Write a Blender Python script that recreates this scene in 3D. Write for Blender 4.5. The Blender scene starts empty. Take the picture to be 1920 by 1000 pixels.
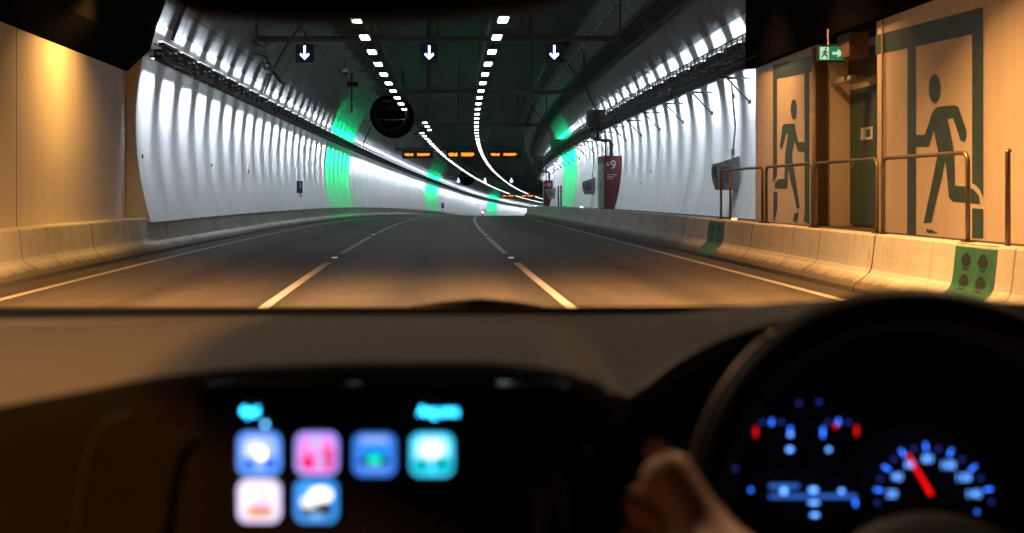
import bpy, bmesh, math, random
from mathutils import Vector, Matrix, geometry
random.seed(4)
S = bpy.context.scene
COL = S.collection
F, VX, VY, EYE = 2300.0, 793.0, 351.0, 1.356      # focal length in photo pixels, horizon point, eye height

# ------------------------------------------------------------------ camera
cam_d = bpy.data.cameras.new('camera'); cam = bpy.data.objects.new('camera', cam_d); COL.objects.link(cam)
cam.location = (0, 0, EYE); cam.rotation_euler = (math.radians(90), 0, 0)
cam_d.sensor_width = 36; cam_d.lens = 36*F/1920
cam_d.shift_x = (960-VX)/1920; cam_d.shift_y = -(500-VY)/1920
cam_d.clip_start = 0.05; cam_d.clip_end = 2000
cam_d.dof.use_dof = True; cam_d.dof.focus_distance = 34; cam_d.dof.aperture_fstop = 4.9
S.camera = cam
# ------------------------------------------------------------------ world: no daylight reaches the tunnel
W = bpy.data.worlds.new('World'); S.world = W; W.use_nodes = True
W.node_tree.nodes['Background'].inputs[0].default_value = (.5, .55, .7, 1)
W.node_tree.nodes['Background'].inputs[1].default_value = .004
S.view_settings.view_transform = 'Standard'; S.view_settings.look = 'None'
S.view_settings.gamma = 1; S.view_settings.exposure = 0

P_WALL_DOWN, P_WALL_UP = 30, 8.5     # lamp powers (W)
P_WARM = 130
COOL = (.80, .90, 1.0); GREEN = (.0, 1.0, .31); WARM = (1.0, .445, .125)

# ------------------------------------------------------------------ road axis: curves right and tips over a crest
Y0, R2, KV, YV = 11.0, 2780.0, 1e-4, 187.0
def cxf(Y): return 0 if Y < Y0 else (Y-Y0)**2/R2
def dcx(Y): return 0 if Y < Y0 else 2*(Y-Y0)/R2
def elev(Y):
    if Y < 0: return 0
    return -KV*Y*Y if Y < YV else -KV*(2*YV*Y-YV*YV)
def at(Y, u, z=0.0):
    t = dcx(Y); n = math.sqrt(1+t*t)
    return Vector((cxf(Y)+u/n, Y-u*t/n, elev(Y)+z))
def rz(Y): return -math.atan(dcx(Y))
def up(px, py, Y): return Vector(((px-VX)*Y/F, Y, EYE-(py-VY)*Y/F))     # point at a real distance Y

# ------------------------------------------------------------------ materials
MAT = {}
def nodes_of(name):
    m = bpy.data.materials.new(name); m.use_nodes = True
    nt = m.node_tree; return m, nt, nt.nodes['Principled BSDF']
def N(nt, t, **k):
    n = nt.nodes.new(t)
    for a, b in k.items(): setattr(n, a, b)
    return n
def ramp(nt, fac, stops):
    r = N(nt, 'ShaderNodeValToRGB'); e = r.color_ramp.elements
    while len(e) > 1: e.remove(e[-1])
    e[0].position = stops[0][0]; e[0].color = (*stops[0][1], 1)
    for p, c in stops[1:]:
        x = e.new(p); x.color = (*c, 1)
    nt.links.new(fac, r.inputs[0]); return r.outputs[0]
def mul(nt, a, b, f=1.0):
    m = N(nt, 'ShaderNodeMix', data_type='RGBA', blend_type='MULTIPLY'); m.inputs[0].default_value = f
    nt.links.new(a, m.inputs[6]); nt.links.new(b, m.inputs[7]); return m.outputs[2]
def noise(nt, vec, scale, detail=4, rough=.6):
    n = N(nt, 'ShaderNodeTexNoise'); n.inputs['Scale'].default_value = scale
    n.inputs['Detail'].default_value = detail; n.inputs['Roughness'].default_value = rough
    nt.links.new(vec, n.inputs['Vector']); return n.outputs[0]
def mapped(nt, src, sc):
    m = N(nt, 'ShaderNodeMapping'); m.inputs['Scale'].default_value = sc
    nt.links.new(src, m.inputs[0]); return m.outputs[0]
def math_(nt, op, a, b=None):
    m = N(nt, 'ShaderNodeMath', operation=op)
    if isinstance(a, (int, float)): m.inputs[0].default_value = a
    else: nt.links.new(a, m.inputs[0])
    if b is not None:
        if isinstance(b, (int, float)): m.inputs[1].default_value = b
        else: nt.links.new(b, m.inputs[1])
    return m.outputs[0]
def bump(nt, b, h, strength=.3, dist=.01):
    n = N(nt, 'ShaderNodeBump'); n.inputs['Strength'].default_value = strength; n.inputs['Distance'].default_value = dist
    nt.links.new(h, n.inputs['Height']); nt.links.new(n.outputs[0], b.inputs['Normal'])
def plain(name, col, rough=.6, metal=0.0, var=.25, scale=6.0, spec=.5):
    if name in MAT: return MAT[name]
    m, nt, b = nodes_of(name)
    tc = N(nt, 'ShaderNodeTexCoord')
    f = noise(nt, tc.outputs['Object'], scale)
    lo = tuple(c*(1-var) for c in col); hi = tuple(min(1, c*(1+var)) for c in col)
    nt.links.new(ramp(nt, f, [(.3, lo), (.7, hi)]), b.inputs['Base Color'])
    b.inputs['Roughness'].default_value = rough; b.inputs['Metallic'].default_value = metal
    b.inputs['Specular IOR Level'].default_value = spec
    MAT[name] = m; return m
def glow(name, col, s):
    if name in MAT: return MAT[name]
    m, nt, b = nodes_of(name)
    b.inputs['Base Color'].default_value = (*[c*.3 for c in col], 1)
    b.inputs['Emission Color'].default_value = (*col, 1); b.inputs['Emission Strength'].default_value = s
    MAT[name] = m; return m
def panel_paint(name, base, joints, streak=.5, rough=.45, seam_w=.02, seam_dark=.25):
    """painted lining: UV.x = metres along the tunnel, UV.y = metres round the section"""
    m, nt, b = nodes_of(name)
    uv = N(nt, 'ShaderNodeUVMap').outputs[0]
    sx = N(nt, 'ShaderNodeSeparateXYZ'); nt.links.new(uv, sx.inputs[0])
    f1 = noise(nt, mapped(nt, uv, (.35, .25, 1)), 1.0, 5)
    f2 = noise(nt, mapped(nt, uv, (3.5, .22, 1)), 1.0, 6, .7)
    f3 = noise(nt, mapped(nt, uv, (9, 9, 1)), 1.0, 6, .75)
    c = ramp(nt, f1, [(.3, tuple(x*.86 for x in base)), (.7, base)])
    c = mul(nt, c, ramp(nt, f2, [(.30, (.72, .70, .66)), (.52, (1, 1, 1))]), streak)
    c = mul(nt, c, ramp(nt, f3, [(.22, (.55, .52, .48)), (.36, (1, 1, 1))]), .6)
    st = noise(nt, mapped(nt, uv, (1.6, .12, 1)), 1.0, 3, .5)
    c = mul(nt, c, ramp(nt, st, [(.27, (.62, .55, .45)), (.34, (1, 1, 1))]), .6)
    for per, off in joints:
        w = math_(nt, 'ABSOLUTE', math_(nt, 'SUBTRACT', math_(nt, 'FRACT', math_(nt, 'DIVIDE', math_(nt, 'ADD', sx.outputs[0], off), per)), .5))
        wv = math_(nt, 'MULTIPLY', w, per)
        c = mul(nt, c, ramp(nt, wv, [(seam_w*.5, (seam_dark,)*3), (seam_w*1.1, (1, 1, 1))]))
    nt.links.new(c, b.inputs['Base Color']); b.inputs['Roughness'].default_value = rough
    bump(nt, b, f3, .15, .01)
    MAT[name] = m; return m
panel_paint('white_lining', (.80, .82, .84), [(10.9, -20.55), (10.9, -29.25)], .4)
panel_paint('flat_wall_paint', (.69, .62, .55), [(12.4, -13.3)], .35, .6, .03, .3)
RR = 7.05
def dark_lining():
    m, nt, b = nodes_of('grey_lining')
    uv = N(nt, 'ShaderNodeUVMap').outputs[0]
    sx = N(nt, 'ShaderNodeSeparateXYZ'); nt.links.new(uv, sx.inputs[0])
    f1 = noise(nt, mapped(nt, uv, (1.2, .5, 1)), 1.0, 6, .7)
    f2 = noise(nt, mapped(nt, uv, (6, 6, 1)), 1.0, 5, .7)
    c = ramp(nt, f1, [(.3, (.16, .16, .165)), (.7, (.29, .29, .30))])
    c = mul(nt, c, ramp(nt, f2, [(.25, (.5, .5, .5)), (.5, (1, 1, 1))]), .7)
    # unlit dark of the crown is put into the colour between two level lines
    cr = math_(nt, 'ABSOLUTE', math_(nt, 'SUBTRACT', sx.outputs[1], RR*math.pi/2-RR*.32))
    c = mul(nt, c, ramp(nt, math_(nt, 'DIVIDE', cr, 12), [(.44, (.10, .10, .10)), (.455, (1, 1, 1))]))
    for i, per, off in ((0, 2.05, .3), (1, 1.9, .4)):
        w = math_(nt, 'ABSOLUTE', math_(nt, 'SUBTRACT', math_(nt, 'FRACT', math_(nt, 'DIVIDE', math_(nt, 'ADD', sx.outputs[i], off), per)), .5))
        c = mul(nt, c, ramp(nt, math_(nt, 'MULTIPLY', w, per), [(.012, (.3, .3, .3)), (.03, (1, 1, 1))]), .8)
    nt.links.new(c, b.inputs['Base Color']); b.inputs['Roughness'].default_value = .75
    MAT['grey_lining'] = m
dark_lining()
def barrier_mat():
    m, nt, b = nodes_of('barrier_concrete')
    uv = N(nt, 'ShaderNodeUVMap').outputs[0]
    sx = N(nt, 'ShaderNodeSeparateXYZ'); nt.links.new(uv, sx.inputs[0])
    f1 = noise(nt, mapped(nt, uv, (.5, 1.5, 1)), 1.0, 6, .65)
    f2 = noise(nt, mapped(nt, uv, (5, 1.0, 1)), 1.0, 6, .75)
    f3 = noise(nt, mapped(nt, uv, (14, 14, 1)), 1.0, 6, .7)
    c = ramp(nt, f1, [(.3, (.40, .40, .37)), (.7, (.58, .58, .54))])
    # road grime splashed up the toe: height with a ragged edge
    h = math_(nt, 'SUBTRACT', sx.outputs[1], math_(nt, 'MULTIPLY', f2, .34))
    c = mul(nt, c, ramp(nt, h, [(-.12, (.22, .20, .17)), (.0, (.40, .36, .30)), (.16, (1, 1, 1))]))
    c = mul(nt, c, ramp(nt, f2, [(.28, (.6, .58, .52)), (.45, (1, 1, 1))]), .8)
    c = mul(nt, c, ramp(nt, f3, [(.25, (.5, .48, .45)), (.42, (1, 1, 1))]), .7)
    sc = noise(nt, mapped(nt, uv, (.9, 16, 1)), 1.0, 5, .7)
    c = mul(nt, c, ramp(nt, sc, [(.27, (.35, .33, .30)), (.37, (1, 1, 1))]), .6)
    dr = noise(nt, mapped(nt, uv, (7, .5, 1)), 1.0, 3, .6)
    c = mul(nt, c, ramp(nt, dr, [(.30, (.6, .55, .47)), (.42, (1, 1, 1))]), .6)
    for per, off, dk in ((6.1, -.85, .12), (6.1, -3.1, .55)):
        wob = math_(nt, 'MULTIPLY', math_(nt, 'SUBTRACT', f2, .5), .06)
        q = math_(nt, 'ADD', math_(nt, 'ADD', sx.outputs[0], off), wob)
        w = math_(nt, 'ABSOLUTE', math_(nt, 'SUBTRACT', math_(nt, 'FRACT', math_(nt, 'DIVIDE', q, per)), .5))
        c = mul(nt, c, ramp(nt, math_(nt, 'MULTIPLY', w, per), [(.014, (dk,)*3), (.026, (1, 1, 1))]))
    nt.links.new(c, b.inputs['Base Color']); b.inputs['Roughness'].default_value = .8
    bump(nt, b, f3, .35, .012); MAT['barrier_concrete'] = m
barrier_mat()
def asphalt():
    m, nt, b = nodes_of('asphalt')
    tc = N(nt, 'ShaderNodeTexCoord').outputs['Object']
    a = noise(nt, tc, 90, 3, .7); g = noise(nt, mapped(nt, tc, (1.1, .05, 1)), 1.0, 5, .6); p = noise(nt, tc, 1.2, 6, .7)
    a2 = noise(nt, tc, 14, 5, .85); a = math_(nt, 'ADD', math_(nt, 'MULTIPLY', a, .5), math_(nt, 'MULTIPLY', a2, .5))
    c = ramp(nt, a, [(.36, (.042, .037, .032)), (.56, (.096, .085, .074)), (.68, (.23, .21, .18))])
    c = mul(nt, c, ramp(nt, g, [(.35, (.72, .72, .72)), (.6, (1, 1, 1))]))
    c = mul(nt, c, ramp(nt, p, [(.3, (.75, .75, .75)), (.6, (1, 1, 1))]))
    sep = N(nt, 'ShaderNodeSeparateXYZ'); nt.links.new(N(nt, 'ShaderNodeUVMap').outputs[0], sep.inputs[0])
    tr = math_(nt, 'ABSOLUTE', math_(nt, 'SUBTRACT', math_(nt, 'FRACT', math_(nt, 'DIVIDE', math_(nt, 'ADD', sep.outputs[1], -5.785-.875+7), 1.75)), .5))
    c = mul(nt, c, ramp(nt, math_(nt, 'ADD', tr, math_(nt, 'MULTIPLY', g, .2)), [(.12, (.60, .59, .58)), (.40, (1, 1, 1))]), .9)
    q = noise(nt, tc, 3.5, 2, .5); c = mul(nt, c, ramp(nt, q, [(.26, (.5, .5, .5)), (.32, (1, 1, 1))]), .7)
    nt.links.new(c, b.inputs['Base Color']); b.inputs['Roughness'].default_value = .62
    b.inputs['Specular IOR Level'].default_value = .35
    bump(nt, b, a, .5, .006); MAT['asphalt'] = m
asphalt()
def paint_mark():
    m, nt, b = nodes_of('road_paint')
    tc = N(nt, 'ShaderNodeTexCoord').outputs['Object']
    a = noise(nt, tc, 30, 5, .8); p = noise(nt, tc, 2, 4)
    c = ramp(nt, a, [(.28, (.18, .17, .15)), (.42, (.40, .40, .39))])
    c = mul(nt, c, ramp(nt, p, [(.3, (.75, .75, .75)), (.6, (1, 1, 1))]))
    nt.links.new(c, b.inputs['Base Color']); b.inputs['Roughness'].default_value = .6
    MAT['road_paint'] = m
paint_mark()
M_steel = plain('galvanised_steel', (.30, .30, .31), .45, .6)
M_dsteel = plain('dark_steel', (.055, .055, .058), .55, .2)
M_tray = plain('tray_steel', (.17, .17, .175), .5, .3)
M_cable = plain('cable_black', (.02, .02, .022), .5)
M_black = plain('black_box', (.008, .008, .009), .6)
M_soffit = plain('soffit_board', (.0022, .002, .002), .95, 0, .25, 6, .02)
M_green = plain('green_paint', (.042, .082, .066), .55, 0, .22, 5)
M_fgreen = plain('footprint_green', (.022, .125, .07), .6, 0, .3, 9)
M_fblack = plain('footprint_black', (.008, .02, .015), .6)
M_rail = plain('handrail_bronze', (.16, .135, .11), .42, .55)
M_red = plain('cabinet_maroon', (.105, .018, .022), .45, 0, .12)
M_side = plain('cabinet_steel', (.42, .41, .41), .4, .4)
M_grey = plain('enclosure_grey', (.19, .195, .20), .5, .1)
M_walk = plain('walkway_concrete', (.05, .045, .042), .9)
M_white = plain('white_plastic', (.7, .72, .72), .5)
M_beige = plain('pipe_beige', (.42, .38, .33), .5)
M_lens = glow('ceiling_lens', (.93, .97, 1.0), 17)
M_slot = glow('wall_lens_cool', (.85, .93, 1.0), 3.2)
M_slotg = glow('wall_lens_green', (.05, 1.0, .45), 2.5)

# ------------------------------------------------------------------ mesh helpers
def tag(o, label=None, cat=None, group=None, kind=None):
    if label: o['label'] = label
    if cat: o['category'] = cat
    if group: o['group'] = group
    if kind: o['kind'] = kind
    return o
def link(name, me, mats, parent=None, smooth=False):
    for m in (mats if isinstance(mats, (list, tuple)) else [mats]): me.materials.append(m)
    if smooth:
        for p in me.polygons: p.use_smooth = True
    o = bpy.data.objects.new(name, me); COL.objects.link(o)
    if parent: o.parent = parent
    return o
def empty(name, loc=(0, 0, 0), rot=0):
    o = bpy.data.objects.new(name, None); o.empty_display_size = .1; COL.objects.link(o)
    o.location = loc; o.rotation_euler = (0, 0, rot); return o
class MB:
    def __init__(s): s.v = []; s.f = []; s.mi = []; s.uv = None
    def add(s, vs, fs, mi=0):
        b = len(s.v); s.v += [Vector(v) for v in vs]; s.f += [[i+b for i in f] for f in fs]; s.mi += [mi]*len(fs)
    def box(s, c, d, rx=0, ry=0, rzz=0, mi=0, taper=1.0, bev=0.0):
        x, y, z = d[0]/2, d[1]/2, d[2]/2
        bm = bmesh.new(); bmesh.ops.create_cube(bm, size=1)
        for v in bm.verts:
            k = taper if v.co.z > 0 else 1
            v.co = Vector((v.co.x*d[0]*k, v.co.y*d[1]*k, v.co.z*d[2]))
        if bev: bmesh.ops.bevel(bm, geom=bm.edges[:], offset=bev, segments=2, affect='EDGES', profile=.6)
        R = Matrix.Rotation(rzz, 3, 'Z') @ Matrix.Rotation(ry, 3, 'Y') @ Matrix.Rotation(rx, 3, 'X')
        bm.verts.index_update()
        s.add([R @ v.co + Vector(c) for v in bm.verts], [[v.index for v in f.verts] for f in bm.faces], mi); bm.free()
    def tube(s, pts, r, n=8, mi=0, caps=True, scale_z=1.0):
        pts = [Vector(p) for p in pts]; rs = r if isinstance(r, (list, tuple)) else [r]*len(pts)
        vs = []; prev = None
        for i, p in enumerate(pts):
            t = (pts[min(i+1, len(pts)-1)]-pts[max(i-1, 0)]).normalized()
            if prev is None:
                a = Vector((0, 0, 1)) if abs(t.z) < .9 else Vector((1, 0, 0))
            else: a = prev
            b = (a-t*a.dot(t)).normalized(); prev = b; c = t.cross(b)
            for k in range(n):
                th = 2*math.pi*k/n; vs.append(p+b*math.cos(th)*rs[i]*scale_z+c*math.sin(th)*rs[i])
        fs = []
        for i in range(len(pts)-1):
            for k in range(n):
                fs.append([i*n+k, i*n+(k+1) % n, (i+1)*n+(k+1) % n, (i+1)*n+k])
        if caps: fs += [list(range(n))[::-1], [(len(pts)-1)*n+k for k in range(n)]]
        s.add(vs, fs, mi)
    def poly(s, pts, mi=0):
        pts = [Vector(p) for p in pts]
        tr = geometry.tessellate_polygon([pts])
        s.add(pts, [list(t) for t in tr], mi)
    def slab(s, pts, thick, mi=0):
        """closed outline given a real thickness (a vector)"""
        pts = [Vector(p) for p in pts]; n = len(pts); t = Vector(thick)
        tr = [list(x) for x in geometry.tessellate_polygon([pts])]
        s.add(pts+[p+t for p in pts], tr+[[i+n for i in f[::-1]] for f in tr]+[[i, (i+1) % n, (i+1) % n+n, i+n] for i in range(n)], mi)
    def build(s, name, mats, parent=None, smooth=False):
        me = bpy.data.meshes.new(name); me.from_pydata(s.v, [], s.f)
        bm = bmesh.new(); bm.from_mesh(me); bmesh.ops.recalc_face_normals(bm, faces=bm.faces); bm.to_mesh(me); bm.free()
        o = link(name, me, mats, parent, smooth)
        if max(s.mi, default=0) > 0:
            for p, m in zip(me.polygons, s.mi): p.material_index = m
        return o
def sweep(name, prof, ys, mats, mat_fn=None, parent=None, smooth=False, closed=False, path=at):
    vs = []; fs = []; uvs = []; n = len(prof)
    d = [0]
    for i in range(1, n): d.append(d[-1]+math.hypot(prof[i][0]-prof[i-1][0], prof[i][1]-prof[i-1][1]))
    for Y in ys:
        for (u, z) in prof: vs.append(path(Y, u, z))
    mi = []
    m = n if closed else n-1
    for j in range(len(ys)-1):
        for i in range(m):
            i2 = (i+1) % n
            fs.append([j*n+i, j*n+i2, (j+1)*n+i2, (j+1)*n+i])
            d2 = d[i2] if i2 else d[-1]+.1
            uvs += [(ys[j], d[i]), (ys[j], d2), (ys[j+1], d2), (ys[j+1], d[i])]
            mi.append(mat_fn(i) if mat_fn else 0)
    if closed:
        fs.append(list(range(n))); fs.append([(len(ys)-1)*n+k for k in range(n)][::-1])
        uvs += [(0, 0)]*(2*n); mi += [0, 0]
    me = bpy.data.meshes.new(name); me.from_pydata(vs, [], fs)
    uvl = me.uv_layers.new(name='UVMap')
    for i, c in enumerate(uvs): uvl.data[i].uv = c
    o = link(name, me, mats, parent, smooth)
    for p, k in zip(me.polygons, mi): p.material_index = k
    return o
def yrange(a, b, st):
    n = max(1, int(round((b-a)/st))); return [a+(b-a)*i/n for i in range(n+1)]
def copy_tree(o, parent=None):
    c = o.copy(); COL.objects.link(c)
    if parent: c.parent = parent
    for ch in o.children: copy_tree(ch, c)
    return c
def text_mesh(txt, size, name='lettering', extrude=.0008):
    cu = bpy.data.curves.new(name, 'FONT'); cu.body = txt; cu.size = size; cu.align_x = 'CENTER'; cu.align_y = 'CENTER'; cu.extrude = extrude
    o = bpy.data.objects.new('tmp', cu); COL.objects.link(o)
    dg = bpy.context.evaluated_depsgraph_get(); me = bpy.data.meshes.new_from_object(o.evaluated_get(dg))
    bpy.data.objects.remove(o); bpy.data.curves.remove(cu); me.name = name; me.materials.clear(); return me

# ================================================================== SETTING
YP, YE = 26.5, 372.0               # where the flat-walled section ends and the round bore begins
UC, ZC, RR = .75, 2.80, 7.05       # bore centre and radius
UL, UR, ZS = -6.5, 7.1, 3.93       # flat walls, soffit
ys_all = yrange(-8, 40, 1.5)+yrange(41.5, YE, 2)
sweep('ground', [(-14, -.4), (14, -.4)], [-30, 20, 60, 100, 150, 187, 250, 330, 400], M_walk)['kind'] = 'structure'
rd = sweep('road', [(-5.85, 0), (-3, .0), (0, .0), (3, .0), (5.7, 0)], ys_all, MAT['asphalt']); rd['kind'] = 'structure'
rb = sweep('road_base', [(-7.5, -.05), (8.5, -.05)], ys_all, M_walk); rb['kind'] = 'structure'
UM = -.065
m = MB()
def strip(m, Ya, Yb, u, w, z=.004):
    ys = yrange(Ya, Yb, 2); vs = []
    for Y in ys: vs += [at(Y, u-w/2, z), at(Y, u+w/2, z)]
    m.add(vs, [[2*i, 2*i+1, 2*i+3, 2*i+2] for i in range(len(ys)-1)])
P0, PER, DL = 12.4, 13.9, 10.4
k = -1
DASH = []
while P0+k*PER < YE:
    a = P0+k*PER; DASH.append(a)
    for u in (UM-1.75, UM+1.75): strip(m, a, min(a+DL, YE), u, .13)
    k += 1
mk = m.build('lane_marking', MAT['road_paint']); mk['kind'] = 'structure'
m = MB(); strip(m, -8, YE, -5.17, .13); strip(m, -8, YE, 5.10, .13)
mk = m.build('edge_marking', MAT['road_paint']); mk['kind'] = 'structure'

# raised reflective studs in the gaps between dashes
sb = MB(); sb.box((0, 0, .012), (.13, .10, .022), taper=.7)
st_me = None
near_words = ['nearest', 'second', 'third', 'fourth', 'fifth', 'sixth', 'seventh', 'eighth']
for side, u in (('left', UM-1.75), ('right', UM+1.75)):
    for i, a in enumerate([a for a in DASH if a+DL > 20 and a+DL < 130]):
        if st_me is None:
            o = sb.build('road_stud', M_white); lm = MB(); lm.box((0, -.053, .013), (.1, .008, .014))
            r = lm.build('reflector', glow('stud_reflector', (.95, .97, 1), .7), o); st_me = o
        else: o = copy_tree(st_me)
        Y = a+DL+1.55; o.location = at(Y, u, .005); o.rotation_euler[2] = rz(Y)
        tag(o, '%s white raised road stud from the camera along the %s dashed lane line' % (near_words[min(i, 7)], side), 'road stud', 'raised studs in the gaps of the lane lines')

# barriers (concrete safety shape) ---------------------------------
BT = .76
offs = [(0, 0), (.0, .07), (.03, .11), (.20, .25), (.235, .31), (.247, .38), (.285, BT-.02), (.305, BT)]
ysb = yrange(-6, 60, 1.0)+yrange(62, YE, 2)
bl = sweep('concrete_barrier', [(-(5.78+a), z) for a, z in offs]+[(-6.75, BT)], ysb, MAT['barrier_concrete'])
tag(bl, 'long pale concrete safety barrier along the left edge of the road', 'barrier')
br = sweep('concrete_barrier', [(5.63+a, z) for a, z in offs]+[(6.18, BT), (6.18, .5)], ysb, MAT['barrier_concrete'])
tag(br, 'long pale concrete safety barrier on the right with green footprint panels', 'barrier')
wk = sweep('walkway', [(6.17, .70), (8.6, .70)], ysb, M_walk); wk['kind'] = 'structure'

def on_barrier(Y, h, off=.004):
    """right barrier face: h = metres up the slanted face"""
    d = 0
    for i in range(len(offs)-1):
        (a0, z0), (a1, z1) = offs[i], offs[i+1]; L = math.hypot(a1-a0, z1-z0)
        if h <= d+L or i == len(offs)-2:
            t = (h-d)/L if L else 0; nx, nz = -(z1-z0)/L, (a1-a0)/L
            return at(Y, 5.63+a0+(a1-a0)*t+nx*off, z0+(z1-z0)*t+nz*off)
        d += L
HB = sum(math.hypot(offs[i+1][0]-offs[i][0], offs[i+1][1]-offs[i][1]) for i in range(7))
for Ya, Yb, lab in ((12.62, 13.62, 'nearer green footprint panel, half hidden by the steering wheel'), (24.3, 25.75, 'farther green footprint panel below the short railing end')):
    m = MB(); hs = [0.02+.97*HB*i/16 for i in range(17)]
    vs = [];
    for h in hs: vs += [on_barrier(Ya, h), on_barrier(Yb, h)]
    m.add(vs, [[2*i, 2*i+1, 2*i+3, 2*i+2] for i in range(16)])
    o = m.build('footprint_panel', M_fgreen, br); o['label'] = lab
    w = Yb-Ya
    for h0 in (.46, .69):
        for yc in (Ya+w*.30, Ya+w*.70):
            pts = []; m2 = MB()
            for q in range(20):
                th = 2*math.pi*q/20; rr = 1-.28*math.sin(th)
                pts.append(on_barrier(yc+.115*w*math.cos(th)*rr, h0+.075*math.sin(th), .008))
            m2.poly(pts)
            m2.poly([on_barrier(yc+dx, h0-.092+dz, .008) for dx, dz in ((-.07*w, 0), (.07*w, 0), (.06*w, -.018), (-.06*w, -.018))])
            m2.build('footprint', M_fblack, o)

# bore lining ------------------------------------------------------
def circ(z, side): return UC+side*math.sqrt(RR*RR-(z-ZC)**2)
ZW = 5.06; ZWR = 5.42
ysr = yrange(YP, 120, 1.0)+yrange(122, YE, 2)
zz = [.66+(ZW-.66)*i/22 for i in range(23)]
wl = sweep('tunnel_wall', [(circ(z, -1), z) for z in zz], ysr, MAT['white_lining'], smooth=True)
tag(wl, 'curved white left wall of the bore washed by cool downlights', 'wall')
zr = [.66+(ZWR-.66)*i/24 for i in range(25)]
wr = sweep('tunnel_wall', [(circ(z, 1), z) for z in zr], ysr, MAT['white_lining'], smooth=True)
tag(wr, 'curved white right wall of the bore behind the walkway', 'wall')
a0 = math.asin((ZW-ZC)/RR); a1 = math.pi-math.asin((ZWR-ZC)/RR)
prof = [(UC-RR*math.cos(a0+(a1-a0)*i/44), ZC+RR*math.sin(a0+(a1-a0)*i/44)) for i in range(45)]
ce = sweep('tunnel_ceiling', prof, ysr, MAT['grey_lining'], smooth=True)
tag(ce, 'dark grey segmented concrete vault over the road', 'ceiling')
# end face of the bore lining where it meets the flat-walled section
m = MB(); pts = [at(YP-.02, circ(z, -1), z) for z in zz]+[at(YP-.02, -6.75, ZW), at(YP-.02, -6.75, .66)]
m.slab(pts, (0, .018, 0)); m.build('end_face', MAT['white_lining'], wl)

# flat walls -------------------------------------------------------
yf = yrange(-8, YP, 1.5)
fl = sweep('flat_wall', [(UL, .6), (UL, 1.5), (UL, ZS), (UL-.25, ZS)], yf, MAT['flat_wall_paint'])
tag(fl, 'flat cream wall on the left lit by an orange lamp', 'wall')
NY1, NY2, ND = 19.28, 22.3, .66      # recess of the emergency door
fr = sweep('flat_wall', [(UR, .66), (UR, ZS+.06), (UR+.25, ZS+.06)], yrange(-8, NY1, 1.5), MAT['flat_wall_paint'])
tag(fr, 'flat cream wall on the right with a large green running man and door recess', 'wall')
sweep('wall_panel', [(UR, .66), (UR, ZS+.06), (UR+.25, ZS+.06)], yrange(NY2, YP, 1.4), MAT['flat_wall_paint'], parent=fr)
m = MB()
def quad(m, a, b, c, d): m.add([a, b, c, d], [[0, 1, 2, 3]])
V = lambda u, Y, z: Vector((u+cxf(Y), Y, z+elev(Y)))
quad(m, V(UR, NY2, .66), V(UR+ND, NY2, .66), V(UR+ND, NY2, 4), V(UR, NY2, 4))
quad(m, V(UR, NY1, .66), V(UR+ND, NY1, .66), V(UR+ND, NY1, 4), V(UR, NY1, 4))
quad(m, V(UR+ND, NY1, .66), V(UR+ND, NY2, .66), V(UR+ND, NY2, 4), V(UR+ND, NY1, 4))
quad(m, V(UR, YP, .66), V(UR+1.2, YP, .66), V(UR+1.2, YP, 4), V(UR, YP, 4))
m.build('recess_wall', MAT['flat_wall_paint'], fr)
# dark strip standing in for the wall's shadow at the recess edge
m = MB(); m.box(V(UR+.09, NY2-.03, 2.3), (.20, .05, 3.3)); m.build('jamb_shade', plain('shade_brown', (.05, .03, .022), .7), fr)
m = MB(); m.tube([V(UR-.03, NY2+.06, .7), V(UR-.03, NY2+.06, 3.95)], .03, 8); m.tube([V(UR-.03, NY1-.35, .7), V(UR-.03, NY1-.35, 3.95)], .018, 8)
m.build('conduit', M_beige, fr, True)
# dark ceiling of the near section
prof = []
zt = [ZS, 4.4, 4.9, 5.5, 6.2, 7.0, 7.8, 8.6, 9.2, 9.6]
prof = [(UL-.25, ZS+.005), (UL+.02, ZS+.01)]+[(UC-math.sqrt((RR-.12)**2-(z-ZC)**2), z) for z in zt[1:]]+[(UC, ZC+RR-.12)]
rgt = [(UC+math.sqrt((RR-.12)**2-(z-ZC)**2), z) for z in zt[::-1] if z > 6.3]
prof += rgt+[(6.95, 6.25), (6.95, ZS+.07), (UR+.25, ZS+.07)]
cs = sweep('dark_soffit', prof, yf, M_soffit)
tag(cs, 'near black ceiling lining above the flat cream walls', 'ceiling')
m = MB(); m.slab([V(6.95, YP+.003, 4.0), V(7.75, YP+.003, 4.0), V(7.75, YP+.003, 6.2), V(6.95, YP+.003, 6.2)], (0, .25, 0)); m.build('headwall', M_soffit, cs)

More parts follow.
